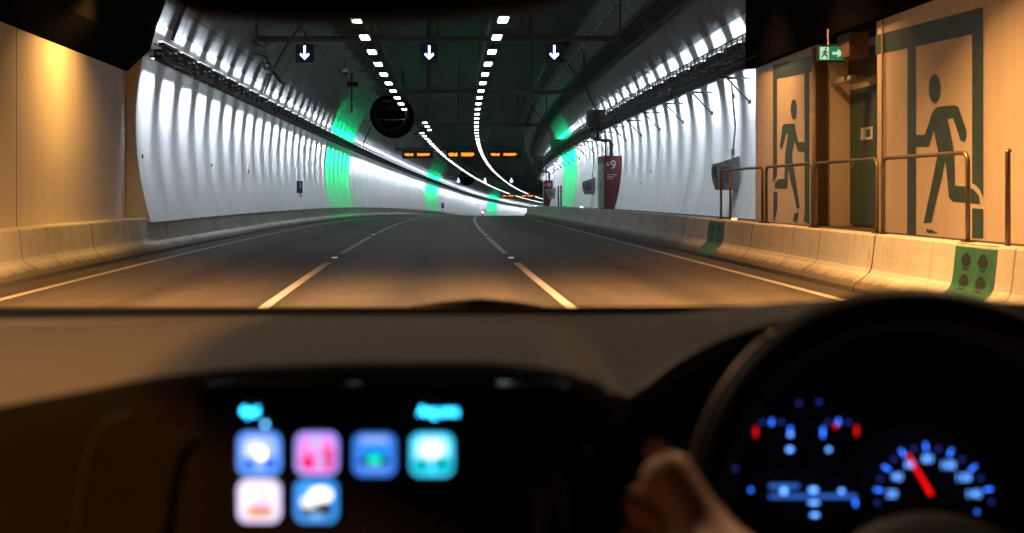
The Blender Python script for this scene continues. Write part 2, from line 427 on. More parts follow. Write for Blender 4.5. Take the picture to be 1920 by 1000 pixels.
# painted pictograms on the right flat wall -------------------------
def A(x, y): return (1280+x/3, y/3)
def B(x, y): return (1280+x/3, 300+y/3)
def onwall(p, off=.004):
    Y = UR*F/(p[0]-VX)
    for _ in range(3): Y = (UR-off+cxf(Y))*F/(p[0]-VX)
    return Vector((UR-off+cxf(Y), Y, EYE+(VY-p[1])*Y/F))
big = [[A(1085, 200), A(1690, 41), A(1690, 190), A(1628, 193), A(1312, 262), A(1265, 272), A(1085, 310)],
       [A(1265, 272), A(1312, 262), B(1312, 430), B(1262, 430)],
       [A(1628, 193), A(1690, 190), B(1690, 215), B(1672, 170), B(1645, 140), B(1628, 132)],
       [B(1628, 272), B(1690, 278), B(1690, 440), B(1628, 440)],
       [A(1312, 760), A(1360, 760), A(1382, 700), A(1400, 640), A(1425, 606), A(1450, 600), A(1530, 592), A(1550, 602), A(1570, 660), A(1596, 735), A(1595, 775), A(1582, 800), A(1562, 790), A(1540, 720), A(1520, 665), A(1488, 672),
        A(1500, 720), A(1515, 790), A(1526, 860), B(1530, 60), B(1530, 145), B(1590, 150), B(1635, 165), B(1665, 200), B(1672, 248), B(1590, 240), B(1518, 234), B(1497, 212), B(1492, 150), B(1484, 60), B(1476, 5),
        B(1455, 110), B(1425, 230), B(1398, 352), B(1355, 356), B(1385, 210), B(1412, 80), B(1428, 0), A(1436, 850), A(1412, 735), A(1384, 825), A(1312, 826)],
       [B(1368, 388), B(1402, 395), B(1436, 412), B(1374, 408)]]
small = [[A(508, 368), A(735, 312), A(735, 400), A(712, 407), A(684, 415), A(530, 445), A(508, 450)],
         [A(508, 445), A(530, 445), B(530, 88), B(515, 120), B(508, 135)],
         [B(510, 178), B(532, 180), B(532, 270), B(515, 345), B(510, 345)],
         [A(684, 415), A(712, 407), B(712, 360), B(680, 345), B(686, 290)],
         [A(562, 706), A(576, 698), A(628, 695), A(636, 740), A(650, 800), A(685, 800), A(685, 852), A(648, 850), A(628, 790), A(616, 860), A(616, 905), B(632, 90), B(658, 270), B(642, 275), B(622, 180), B(604, 110), B(598, 60), B(592, 70), B(588, 160), B(518, 158), B(518, 135), B(535, 110), B(572, 106), B(575, 10), A(577, 860), A(592, 752), A(580, 755), A(572, 790), A(560, 838), A(548, 838), A(546, 820)],
         [B(628, 300), B(652, 296), B(640, 350), B(620, 345)]]
def ell(cx_, cy_, rx, ry): return [(cx_+rx*math.cos(2*math.pi*i/24), cy_+ry*math.sin(2*math.pi*i/24)) for i in range(24)]
big.append(ell(1280+1417/3, 166.7, 11, 27)); small.append(ell(1280+625/3, 205.7, 5.7, 19))
for polys, lab in ((big, 'larger green running man in a doorway painted right of the door'), (small, 'smaller green running man in a doorway painted left of the door')):
    m = MB()
    for i, p in enumerate(polys): m.poly([onwall(q, .004+.0006*i) for q in p])
    o = m.build('exit_pictogram', M_green, fr); o['label'] = lab

# emergency door in the recess --------------------------------------
dr = empty('emergency_door', V(UR+ND-.03, 21.6, .72)); tag(dr, 'dark green emergency door set back in the right hand wall recess', 'door')
m = MB(); m.box((0, 0, 1.22), (.05, 1.3, 2.44), bev=.006); m.build('door_leaf', M_green, dr)
m = MB(); m.box((-.03, -.2, 1.62), (.006, .56, .22)); m.build('door_sign', M_white, dr)
m = MB(); m.box((-.0355, -.30, 1.62), (.004, .2, .13)); m.build('sign_symbol', M_fgreen, dr)
m = MB(); m.box((-.06, .45, 1.05), (.05, .12, .03)); m.box((-.035, .45, 1.05), (.02, .05, .16)); m.build('handle', M_steel, dr)
m = MB(); m.box((-.32, .55, 2.58), (.07, 1.9, .09)); m.box((-.32, .9, 2.66), (.16, .10, .14)); m.build('overhead_track', M_beige, dr)
m = MB(); m.box((-.02, 0, 2.86), (.05, 1.3, .5)); m.build('transom_panel', plain('transom_brown', (.10, .06, .04), .8), dr)

# illuminated exit sign ----------------------------------------------
ex = empty('exit_sign', V(6.97, 21.0, 3.69)); tag(ex, 'small lit green exit sign with running man and white arrow', 'sign')
m = MB(); m.box((0, .05, 0), (.50, .09, .29), bev=.01); m.build('sign_case', M_black, ex)
gl = glow('exit_green', (.01, .30, .13), .5); gw = glow('exit_white', (.55, .85, .62), .75)
m = MB(); m.box((0, -.002, 0), (.46, .012, .24)); m.build('sign_face', gl, ex)
m = MB(); m.box((-.135, -.011, 0), (.15, .004, .21)); m.build('white_field', gw, ex)
m = MB()
m.slab([(.0, -.011, .025), (.09, -.011, .025), (.09, -.011, .075), (.19, -.011, 0), (.09, -.011, -.075), (.09, -.011, -.025), (.0, -.011, -.025)], (0, .003, 0))
m.build('arrow_symbol', gw, ex)
m = MB()
m.poly([(-.115+.018*math.cos(t*.5236), -.0145, .075+.018*math.sin(t*.5236)) for t in range(12)])
m.slab([(-.16, -.0145, .03), (-.13, -.0145, .05), (-.10, -.0145, .045), (-.075, -.0145, .005), (-.09, -.0145, 0), (-.11, -.0145, .02), (-.12, -.0145, -.005), (-.085, -.0145, -.03), (-.08, -.0145, -.085), (-.10, -.0145, -.085), (-.11, -.0145, -.045), (-.145, -.0145, -.03), (-.18, -.0145, -.08), (-.195, -.0145, -.07), (-.16, -.0145, -.015), (-.14, -.0145, .02), (-.155, -.0145, .015), (-.175, -.0145, -.01), (-.185, -.0145, 0)], (0, .002, 0))
m.build('running_man', M_fgreen, ex)
m = MB(); m.tube([(-.05, .05, .14), (-.05, .05, .42)], .018, 8); m.build('bracket', M_beige, ex)
jb = empty('junction_box', V(7.29, 20.9, 3.78)); tag(jb, 'dark square equipment box above the door beside the exit sign', 'box')
m = MB(); m.box((0, 0, .07), (.34, .6, .52), bev=.015); m.build('case', plain('box_brown', (.09, .05, .035), .7), jb)
m = MB(); m.tube([(-.02, .3, -.24), (-.02, .3, -.55), (.1, .3, -.6)], .03, 8); m.build('conduit', M_beige, jb, True)

# handrail sections on the walkway edge -----------------------------
def rail(Ya, Yb, mid, lab, u=6.06, h=1.0, both=True):
    t = empty('handrail', at((Ya+Yb)/2, u, BT)); inv = t.location
    tag(t, lab, 'handrail', 'handrail sections along the walkway')
    pts = []; zb = BT-.03; r = .12
    pts.append(at(Ya, u, zb)-inv)
    for q in range(0, 5):
        th = math.pi/2*q/4; pts.append(at(Ya+r*(1-math.cos(th)), u, BT+h-r+r*math.sin(th))-inv)
    for Y in yrange(Ya+r*1.5, Yb-r*1.5, .6): pts.append(at(Y, u, BT+h)-inv)
    for q in range(4, -1, -1):
        th = math.pi/2*q/4; pts.append(at(Yb-r*(1-math.cos(th)), u, BT+h-r+r*math.sin(th))-inv)
    pts.append(at(Yb, u, zb)-inv)
    m = MB(); m.tube(pts, .026, 10); m.build('rail_tube', M_rail, t, True)
    for Y in mid:
        m = MB(); m.tube([at(Y, u, zb)-inv, at(Y, u, BT+h-.02)-inv], .024, 10); m.build('post', M_rail, t, True)
    for Y in (Ya, Yb):
        m = MB(); m.box(at(Y, u, BT+.008)-inv, (.10, .14, .014)); m.build('base_plate', M_dsteel, t)
rail(13.66, 16.22, [], 'nearest bronze handrail section in front of the large green running man')
rail(16.42, 19.0, [], 'bronze handrail section in front of the green emergency door')
rail(19.2, 21.85, [], 'bronze handrail section in front of the small green running man')
rail(22.1, 25.3, [24.5], 'farthest bronze handrail section beside the grey phone box')
m = MB(); m.tube([(0, 0, -.03), (0, 0, .97), (.02, 0, 1.0)], .027, 10)
o = m.build('rail_post', M_rail, None, True); o.location = at(12.72, 6.06, BT); tag(o, 'single upright bronze post standing alone at the right edge', 'post')

# ================================================================== WALL LIGHTING AND SERVICES
def area(name, col, power, sx, sy, spread):
    l = bpy.data.lights.new(name, 'AREA'); l.shape = 'RECTANGLE'; l.size = sx; l.size_y = sy
    l.color = col; l.energy = power; l.spread = math.radians(spread); return l
def make_light(green=False, side=-1):
    t = empty('wall_light')
    # local x points towards the wall
    m = MB(); m.box((.0, 0, .21), (.12, 1.42, .07), bev=.008); m.box((.20, 0, -.07), (.10, 1.42, .05), bev=.008); m.box((.145, 0, -.10), (.012, 1.42, .09))
    m.box((.06, .55, .08), (.26, .05, .05)); m.box((.06, -.55, .08), (.26, .05, .05)); m.box((.0, .55, .14), (.04, .05, .14)); m.box((.0, -.55, .14), (.04, .05, .14)); m.box((.18, .55, .02), (.04, .05, .14)); m.box((.18, -.55, .02), (.04, .05, .14))
    m.build('housing', M_dsteel, t)
    m = MB(); m.box((.04, 0, .262), (.07, 1.34, .022)); m.box((.0, 0, .262), (.02, 1.34, .03)); m.build('up_lens', M_slotg if green else M_slot, t)
    m = MB(); m.box((.205, 0, -.100), (.06, 1.34, .010)); m.build('down_lens', M_slotg if green else M_slot, t)
    c = GREEN if green else COOL
    key = ('g' if green else 'c')
    if key not in LD: LD[key] = (area('down_lamp', c, P_WALL_DOWN*(1.9 if green else 1), 1.12 if not green else 1.1, .04, 60 if not green else 56), area('up_lamp', c, P_WALL_UP*(5 if green else 1), 1.2, .05, 78 if green else 46))
    a = bpy.data.objects.new('down_lamp', LD[key][0]); COL.objects.link(a); a.parent = t
    a.location = (.19, 0, -.112); d = Vector((.33, 0, -1)); a.rotation_euler = aim(d)
    b = bpy.data.objects.new('up_lamp', LD[key][1]); COL.objects.link(b); b.parent = t
    b.location = (.05, 0, .280); b.rotation_euler = aim(Vector((.24, 0, 1)))
    return t
LD = {}
def aim(d):
    """rotation whose -Z looks along d and whose long (X) side runs along Y"""
    z = -d.normalized(); x = Vector((0, 1, 0)); x = (x-z*x.dot(z)).normalized(); y = z.cross(x)
    return Matrix((x, y, z)).transposed().to_euler()
LP = 2.05
protos = {}
def green_at(side, Y):
    if side < 0: return 64.2 < Y < 76.6 or 145 < Y < 162 or 239 < Y < 256
    return 74 < Y < 86.5
for side, yend in ((-1, 352), (1, 152)):
    n = 0; Y = YP+.75
    while Y < yend:
        g = green_at(side, Y); k = g
        if k not in protos: protos[k] = make_light(g); o = protos[k]
        else: o = copy_tree(protos[k])
        u = -5.76 if side < 0 else 7.26
        o.location = at(Y, u, 4.33 if side < 0 else 4.56); o.rotation_euler = (0, 0, rz(Y)+(math.pi if side < 0 else 0))
        sd = 'left' if side < 0 else 'right'
        if g: tag(o, 'green slim wall light under the cable tray on the %s wall' % sd, 'wall light', 'green lights on the %s wall' % sd)
        elif n == 0: tag(o, 'white slim wall light nearest the camera on the %s wall' % sd, 'wall light', 'white lights on the %s wall' % sd)
        else: tag(o, 'white slim up and down light in the row along the %s wall' % sd, 'wall light', 'white lights on the %s wall' % sd)
        Y += LP; n += 1

# cable trays: rails, rungs and bundled cables
def tray(side, us, z0, h, Ya, Yb, name, lab, rung=.5, cables=5, bars=4):
    w0, w1 = us
    t = empty(name, at(Ya, (w0+w1)/2, z0)); inv = t.location; tag(t, lab, 'cable tray')
    ys = yrange(Ya, Yb, 2.0)
    def tb(u, z, r, m, n=5): m.tube([at(Y, u, z)-inv for Y in ys], r, n)
    m = MB()
    for zq in (z0, z0+h):
        for u in (w0, w1): tb(u, zq, .022, m, 4)
    for i in range(1, bars): tb(w0, z0+h*i/bars, .010, m, 4)
    Y = Ya
    while Y < min(Yb, 150):
        for u in (w0,): m.box(at(Y, u, z0+h/2)-inv, (.03, .03, h+.03), rzz=rz(Y))
        m.box(at(Y, (w0+w1)/2, z0)-inv, (abs(w1-w0), .035, .025), rzz=rz(Y))
        Y += rung
    m.build('ladder_frame', M_tray, t)
    m = MB()
    for i in range(cables):
        u = w0+(w1-w0)*(i+.7)/(cables+.4); tb(u, z0+.05+.03*(i % 2), .028, m, 6)
    for i in range(3): tb(w0+(w1-w0)*(i+1)/4, z0+h*.62, .024, m, 6)
    m.build('cable_bundle', M_cable, t)
    return t
tray(-1, (-5.74, -5.92), 4.20, .34, YP+.1, YE-4, 'cable_tray', 'grey ladder cable tray running the length of the left wall', .51)
tr = tray(1, (6.98, 7.40), 4.44, .36, YP-.3, 170, 'cable_tray', 'grey ladder cable tray with many cables along the right wall', .51, 6)
# dark water main below the right tray, with brackets every second light
pm = empty('water_main', at(YP, 7.08, 4.27)); tag(pm, 'thick black pipe hung beneath the right hand cable tray', 'pipe'); inv = pm.location
m = MB(); m.tube([at(Y, 7.08, 4.20)-inv for Y in yrange(YP-.5, 170, 2)], .135, 12); m.build('pipe', M_black, pm, True)
m = MB()
for Y in yrange(YP+3, 150, 6.15): m.tube([at(Y-.05, 7.08, 4.20)-inv, at(Y+.05, 7.08, 4.20)-inv], .165, 12)
m.build('pipe_coupling', M_dsteel, pm, True)
bk = None
for i in range(24):
    Y = YP+2.85+i*4.1
    if bk is None:
        bk = empty('support_bracket')
        m = MB(); m.box((.30, 0, 0), (.60, .05, .05)); m.build('arm', M_dsteel, bk)
        m = MB(); m.tube([(.0, 0, 0), (.52, 0, -.55)], .022, 5); m.build('brace', M_dsteel, bk)
        m = MB(); m.box((.58, 0, -.05), (.03, .06, .16)); m.box((.54, 0, -.56), (.06, .08, .1)); m.build('wall_plate', M_dsteel, bk); o = bk
    else: o = copy_tree(bk)
    o.location = at(Y, 7.13, 4.04); o.rotation_euler[2] = rz(Y)
    tag(o, ('dark angled bracket nearest the camera under the right cable tray' if i == 0 else 'dark angled bracket in the row under the right cable tray'), 'bracket', 'brackets carrying the right hand pipe')
    if i > 0: o['group'] = 'brackets carrying the right hand pipe'

# upper services on the right of the vault
def vaultpt(Y, th, inset): return at(Y, UC+(RR-inset)*math.cos(th), ZC+(RR-inset)*math.sin(th))
ut = empty('cable_ladder', vaultpt(YP, math.radians(33), .3)); tag(ut, 'wide dark cable ladder high on the right of the vault', 'cable ladder'); inv = ut.location
m = MB(); ys = yrange(YP, 190, 2)
for th, ins in ((30.5, .25), (35.5, .25)): m.tube([vaultpt(Y, math.radians(th), ins)-inv for Y in ys], .05, 6)
Y = YP
while Y < 140:
    m.tube([vaultpt(Y, math.radians(29.7), .25)-inv, vaultpt(Y, math.radians(36.3), .25)-inv], .016, 4)
    m.tube([vaultpt(Y, math.radians(30.5), .25)-inv, vaultpt(Y, math.radians(30.2), .45)-inv], .012, 4); Y += .42
m.build('ladder_frame', M_dsteel, ut)
m = MB()
for i in range(6):
    th = 31.2+i*.75; m.tube([vaultpt(Y, math.radians(th), .20)-inv for Y in ys], .045, 6)
m.build('cable_bundle', M_cable, ut)
cd = empty('lighting_conduit', vaultpt(YP, math.radians(41.5), .1)); tag(cd, 'thin pale conduit line along the right of the vault', 'conduit'); inv = cd.location
m = MB(); m.tube([vaultpt(Y, math.radians(41.5), .1)-inv for Y in yrange(YP, 190, 2)], .018, 6); m.build('pipe', plain('conduit_pale', (.62, .62, .62), .5), cd)
m = MB(); m2 = MB(); inv = cd.location
for Y in yrange(YP+1, 140, 3.1): m2.box(vaultpt(Y, math.radians(41.5), .09)-inv, (.09, .12, .07), rzz=rz(Y))
m2.build('saddle', M_dsteel, cd)
for ya, yb, lab in ((52, 112, 'long dark ventilation duct fixed to the right of the vault'),):
    dt = empty('ceiling_duct', vaultpt(ya, math.radians(47), .35)); tag(dt, lab, 'duct'); inv = dt.location
    m = MB(); m.tube([vaultpt(Y, math.radians(47), .3)-inv for Y in yrange(ya, yb, 2)], .26, 10); m.build('duct_tube', M_black, dt, True)
    m = MB()
    for Y in yrange(ya+1, yb-1, 6): m.tube([vaultpt(Y-.04, math.radians(47), .3)-inv, vaultpt(Y+.04, math.radians(47), .3)-inv], .29, 10)
    m.build('duct_flange', M_dsteel, dt)
# curved conduits climbing the lining
for i, (Y, ta, tb, lab) in enumerate(((28.4, 150, 163, 'thin curved conduit on the left vault nearest the portal'), (43.0, 128, 163, 'thin curved conduit up the left vault beyond the first lane signals'), (57.5, 18, 50, 'thin curved conduit up the right vault above the maroon cabinet'), (88.0, 16, 48, 'farther curved conduit up the right vault past the green light'), (83.0, 120, 163, 'thin curved conduit up the left vault beyond the green light'))):
    inv = vaultpt(Y, math.radians(ta), .06); m = MB()
    m.tube([vaultpt(Y, math.radians(ta+(tb-ta)*q/14), .06)-inv for q in range(15)], .032, 6)
    m.tube([vaultpt(Y+.16, math.radians(ta+(tb-ta)*q/14), .06)-inv for q in range(15)], .018, 6)
    o = m.build('curved_conduit', M_dsteel, None, True); o.location = inv; tag(o, lab, 'conduit')

# ceiling light rows ------------------------------------------------
def make_ceiling_light():
    t = empty('ceiling_light')
    m = MB(); m.box((0, 0, .07), (.30, 1.2, .11), bev=.015); m.build('housing', M_dsteel, t)
    m = MB(); m.box((-.058, 0, .006), (.104, .92, .02)); m.box((.058, 0, .006), (.104, .92, .02)); m.build('lens', M_lens, t)
    m = MB(); m.box((-.42, .35, .16), (.95, .05, .05)); m.tube([(-.8, .35, .16), (-.8, .35, .95)], .014, 5); m.build('hanger', M_dsteel, t)
    m = MB(); m.box((-.15, -.35, .16), (.4, .05, .05)); m.tube([(0, -.35, .14), (0, -.35, .95)], .014, 5); m.build('hanger', M_dsteel, t)
    return t
pl = None
for side, u0 in ((-1, -1.72), (1, 1.80)):
    i = 0; Y = 29.4
    while Y < 335:
        o = make_ceiling_light() if pl is None else copy_tree(pl)
        if pl is None: pl = o
        u = u0+(.62 if (side < 0 and 68.0 < Y < 78) else 0)
        if side > 0:
            for ch in o.children: pass
        o.location = at(Y, u, 5.44); o.rotation_euler = (0, 0, rz(Y)+(math.pi if side > 0 else 0))
        sd = 'left' if side < 0 else 'right'
        if i == 0: tag(o, 'white ceiling light nearest the camera in the %s ceiling row' % sd, 'ceiling light', '%s row of ceiling lights' % sd)
        else: tag(o, 'bright white hanging light in the %s ceiling row' % sd, 'ceiling light', '%s row of ceiling lights' % sd)
        Y += 3.3; i += 1
rc = empty('light_rail', at(YP, 0, 6.4)); tag(rc, 'pair of dark rails carrying the two rows of ceiling lights', 'rail'); inv = rc.location
for u in (-1.75, 1.75):
    m = MB(); m.tube([at(Y, u, 6.4)-inv for Y in yrange(YP, 300, 3)], .045, 4); m.build('rail', M_black, rc)

# gantries with lane signals ------------------------------------------
def gantry(Y, z, ua, ub, lab, zt_=6.9, r=.05):
    t = empty('ceiling_gantry', at(Y, 0, z), rz(Y)); tag(t, lab, 'gantry')
    m = MB(); m.box(((ua+ub)/2, 0, 0), (ub-ua, .09, .10)); m.box(((ua+ub)/2, .30, .12), (ub-ua, .06, .06)); m.build('beam', M_dsteel, t)
    for k in range(5):
        m = MB(); u = ua+(ub-ua)*k/4; zc = ZC+math.sqrt(max(.1, RR**2-(u-UC)**2))
        m.tube([(u, 0, 0), (u, 0, zc-z)], .03, 6); m.build('hanger', M_dsteel, t)
    return t
gantry(34.55, 5.62, -4.9, 5.35, 'nearest thin gantry beam across the vault holding blue white arrows')
gantry(52.0, 5.6, -2.6, 6.2, 'second thin cross beam under the vault behind the arrows')
gantry(74.0, 5.6, -1.0, 6.0, 'third thin cross beam past the jet fans')
gantry(98.3, 5.35, -5.0, 5.2, 'farther gantry beam above the amber message signs')
gantry(162.3, 5.4, -4.9, 5.1, 'distant gantry beam holding the second set of arrows')
M_arrow = glow('arrow_led', (.62, .72, 1.0), 7); M_halo = glow('arrow_edge', (.03, .10, 1.0), 3.0)
def arrow_pts(s, w=1.0):
    return [(-.022*s*w, 0, .20*s), (.022*s*w, 0, .20*s), (.022*s*w, 0, -.09*s), (.10*s, 0, -.01*s), (.128*s, 0, -.05*s), (0, 0, -.185*s), (-.128*s, 0, -.05*s), (-.10*s, 0, -.01*s), (-.022*s*w, 0, -.09*s)]
for Y, zz_, nm in ((34.4, 5.24, 'near'), (162, 4.85, 'distant')):
    for u, pos in ((-3.52, 'left'), (-.02, 'middle'), (3.48, 'right')):
        t = empty('lane_signal', at(Y, u, zz_), rz(Y)); tag(t, '%s black lane signal with lit downward arrow over the %s lane' % (nm, pos), 'lane signal', '%s lane signals' % nm)
        m = MB(); m.box((0, .07, 0), (.52, .12, .52), bev=.015); m.build('case', M_black, t)
        m = MB(); m.box((0, .1, .45), (.05, .05, .35)); m.build('drop_arm', M_dsteel, t)
        s = 1.0 if nm == 'near' else 1.55
        m = MB(); m.slab([(x*1.14, -.006, z*1.05) for x, y, z in arrow_pts(s, 1.4)], (0, .01, 0)); m.build('arrow_edge', M_halo, t)
        m = MB(); m.slab([(x, -.016, z) for x, y, z in arrow_pts(s)], (0, .008, 0)); m.build('arrow', M_arrow, t)
M_amber = glow('amber_led', (1.0, .25, .02), 2.4)
for Y, uu, nm in ((98, ((-3.15, 'left'), (.38, 'middle'), (3.75, 'right')), 'amber'), (223, ((-.6, 'middle'), (2.9, 'right')), 'distant amber')):
    for u, pos in uu:
        t = empty('message_sign', at(Y, u, 4.92 if Y < 150 else 4.6), rz(Y)); tag(t, '%s dot matrix message sign over the %s lane' % (nm, pos), 'message sign', 'amber message signs')
        m = MB(); m.box((0, .12, 0), (2.5, .2, .62), bev=.02); m.build('case', M_black, t)
        hh = .19 if (pos != 'middle' or Y > 150) else .27
        m = MB(); rnd = random.Random(5); x = -1.02
        while x < 1.02:
            if not (-.30 < x < -.06):
                h = hh*rnd.choice((1, 1, .55, .9))
                m.box((x, .01, rnd.choice((0, 0, .02, -.02))), (.07, .02, h))
            x += .103
        m.build('led_row', M_amber, t)

# jet fans --------------------------------------------------------------
for i, (Y, u, z, lab) in enumerate(((61, -2.40, 5.22, 'big black jet fan hanging left of the left light row'), (170, -3.0, 5.5, 'distant jet fan beyond the second green light'))):
    t = empty('jet_fan', at(Y, u, z), rz(Y)); tag(t, lab, 'jet fan', 'jet fans under the vault')
    m = MB(); n = 28
    prof_ = [(-2.2, .92), (-2.1, .98), (-1.0, .98), (-1.0, 1.04), (1.0, 1.04), (1.0, .98), (2.1, .98), (2.2, .92), (2.1, .84), (-.5, .70), (-2.1, .84)]
    vs = [(r*math.cos(2*math.pi*k/n), y, r*math.sin(2*math.pi*k/n)) for y, r in prof_ for k in range(n)]
    m.add(vs, [[a*n+k, a*n+(k+1) % n, ((a+1) % len(prof_))*n+(k+1) % n, ((a+1) % len(prof_))*n+k] for a in range(len(prof_)) for k in range(n)])
    m.build('fan_casing', M_soffit, t, True)
    m = MB(); m.tube([(0, -.75, 0), (0, .2, 0)], [.16, .2], 14)
    for k in range(9):
        a = 2*math.pi*k/9; m.box((.42*math.cos(a), -.55, .42*math.sin(a)), (.5, .02, .17), ry=-a, rx=.0)
    m.tube([(0, .2, 0), (0, .24, 0)], .72, 24)
    m.build('impeller', M_soffit, t)
    for sx_ in (-.6, .6):
        for y in (-.8, .8): m = MB(); m.tube([(sx_, y, .55), (sx_*.8, y, 2.3)], .04, 6); m.build('hanger', M_dsteel, t)
    m = MB()
    for k in range(3): m.tube([(.74*math.cos(a_), -1.93, .74*math.sin(a_)) for a_ in [2*math.pi*j/24 for j in range(25)]] if k == 0 else [(-.74, -1.93, .25*(k*2-3)), (.74, -1.93, .25*(k*2-3))], .02, 5)
    m.build('guard_ring', M_black, t)

# left vault equipment: camera housings, dome camera, speaker -------------------
t = empty('dome_camera', at(43.5, -3.15, 5.65)); tag(t, 'small white dome camera hanging left of the left light row', 'camera')
m = MB(); m.tube([(0, 0, .10), (0, 0, .02), (0, 0, -.03)], [.06, .12, .12], 14); m.build('shell', M_white, t, True)
m = MB(); m.tube([(0, 0, -.03), (0, 0, -.09), (0, 0, -.125), (0, 0, -.14)], [.105, .095, .06, .01], 14); m.build('dome', M_black, t, True)
m = MB(); m.tube([(0, 0, .08), (0, 0, .5), (.55, 0, .5)], .025, 6); m.build('bracket', M_dsteel, t)
t = empty('wall_speaker', at(38.2, -5.0, 5.70), math.radians(0)); tag(t, 'long dark grey box speaker on the left vault above the tray', 'speaker')
m = MB(); m.box((-.05, 0, .25), (.34, 1.7, .30), ry=math.radians(-38), bev=.02); m.build('case', M_grey, t)
for y in (-.5, .5): m = MB(); m.tube([(-.1, y, .1), (-.55, y, .35)], .03, 6); m.build('bracket', M_dsteel, t)
t = empty('camera_housing', at(37.2, -4.95, 5.15)); tag(t, 'dark boxy camera housing on an arm under the long grey box', 'camera')
m = MB(); m.box((0, 0, 0), (.24, .62, .20), bev=.02); m.box((0, -.36, .06), (.28, .2, .03)); m.build('case', M_dsteel, t)
m = MB(); m.tube([(0, .1, .1), (-.1, .3, .35), (-.5, .3, .45)], .03, 6); m.build('arm', M_dsteel, t)
m = MB(); m.tube([(0, -.31, 0), (0, -.33, 0)], .06, 12); m.build('lens', M_white, t)
t = empty('sign_back', at(40.4, -5.15, 5.2)); tag(t, 'flat dark square panel fixed beside the camera housing', 'panel')
m = MB(); m.box((0, 0, 0), (.08, 1.0, .62), ry=math.radians(-35), bev=.015); m.build('plate', M_black, t)
m = MB(); m.box((-.2, .2, .05), (.3, .05, .05)); m.build('bracket', M_dsteel, t)
t = empty('ceiling_camera', at(55, -3.9, 5.9)); tag(t, 'dark bracket mounted camera on a long drop pole in the left vault', 'camera')
m = MB(); m.tube([(0, 0, .9), (0, 0, -.9)], .045, 8); m.build('pole', M_black, t)
m = MB(); m.box((.05, -.1, .35), (.5, .5, .22), bev=.03); m.build('housing', M_black, t)

# ================================================================== right wall objects
def phone_box(Y, lab):
    t = empty('phone_box', at(Y, 7.25, 1.76), rz(Y)); tag(t, lab, 'phone box', 'grey phone boxes on the right wall')
    m = MB()
    vs = [(-.12, -.26, -.14), (-.12, .26, -.14), (-.12, .26, .26), (-.12, -.26, .26), (.46, -.26, -.40), (.46, .26, -.40), (.52, .26, .46), (.44, -.26, .46), (-.04, -.26, -.38), (-.04, .26, -.38)]
    m.add(vs, [[0, 3, 2, 1], [3, 7, 6, 2], [4, 5, 6, 7], [0, 8, 4, 7, 3], [1, 2, 6, 5, 9], [0, 1, 9, 8], [8, 9, 5, 4]])
    m.build('hood', M_grey, t)
    m = MB(); m.box((-.132, 0, .06), (.02, .42, .30), bev=.008); m.build('front_panel', plain('panel_dark', (.09, .095, .10), .5), t)
    m = MB()
    for k in range(6): m.box((-.146, -.17+k*.068, .08), (.012, .03, .2))
    m.build('grille', M_steel, t)
    m = MB(); m.box((.12, -.266, .0), (.30, .02, .40)); m.build('side_plate', plain('panel_dark', (.09, .095, .10), .5), t)
    m = MB(); m.tube([(.32, 0, .35), (.40, 0, 1.2), (.30, 0, 2.35)], .022, 8); m.box((.34, 0, .56), (.07, .10, .16)); m.box((.35, 0, 1.95), (.07, .09, .12)); m.build('conduit', M_side, t)
    return t
for Y, lab in ((30.7, 'nearest grey hooded phone box on the right wall by the rail end'), (62, 'second grey hooded phone box just beyond the maroon cabinet'), (96, 'farthest grey hooded phone box before the tunnel bends away')):
    phone_box(Y, lab)
def cabinet(Y, num, lab):
    t = empty('hydrant_cabinet', at(Y, 7.05, .70), rz(Y)); tag(t, lab, 'cabinet', 'maroon hydrant cabinets')
    H = 2.25; n = 10
    def wu(z): return circ(min(z+.70, 4.9), 1)-7.05-.01
    out = [(0, 0, 0)]+[(wu(H*i/n), 0, H*i/n) for i in range(n+1)]+[(0, 0, H)]
    m = MB(); m.slab([(x, -.02, z) for x, y, z in out], (0, .02, 0)); m.build('end_panel', M_red, t)
    m = MB(); m.slab([(x, 0.001, z) for x, y, z in out], (0, 2.2, 0)); m.build('carcass', M_side, t)
    m = MB(); m.box((-.012, 1.1, H-.16), (.02, 2.2, .3)); m.build('top_trim', plain('cabinet_rust', (.34, .13, .06), .6), t)
    for yy in (.03, 1.12): 
        m = MB(); m.box((-.014, yy+.52, H/2-.16), (.024, 1.04, H-.42), bev=.006); d = m.build('cabinet_door', M_side, t)
        m = MB(); m.box((-.035, yy+.92, H/2-.2), (.02, .03, .22)); m.build('handle', M_dsteel, d)
    def txt(s, size, x, z, sh=1.0):
        me = text_mesh(s, size, 'lettering'); o = link('lettering', me, M_white, t); o.location = (x, -.024, z); o.rotation_euler = (math.pi/2, 0, 0); return o
    if num == '9': txt('B', .22, .15, H-.36); txt('9', .52, .38, H-.40)
    else: txt('B', .16, .12, H-.36); txt('10', .36, .37, H-.38)
    for k, w in enumerate((.38, .30, .22)):
        m = MB(); x = .12
        rn = random.Random(k)
        while x < .12+w: q = rn.uniform(.015, .035); m.box((x+q/2, -.0225, H-.80-.09*k), (q, .003, .035)); x += q+.012
        m.build('small_print', M_white, t)
cabinet(52, '9', 'maroon hydrant cabinet marked B 9 on the right walkway')
cabinet(102, '10', 'second maroon hydrant cabinet marked 10 at the far bend')
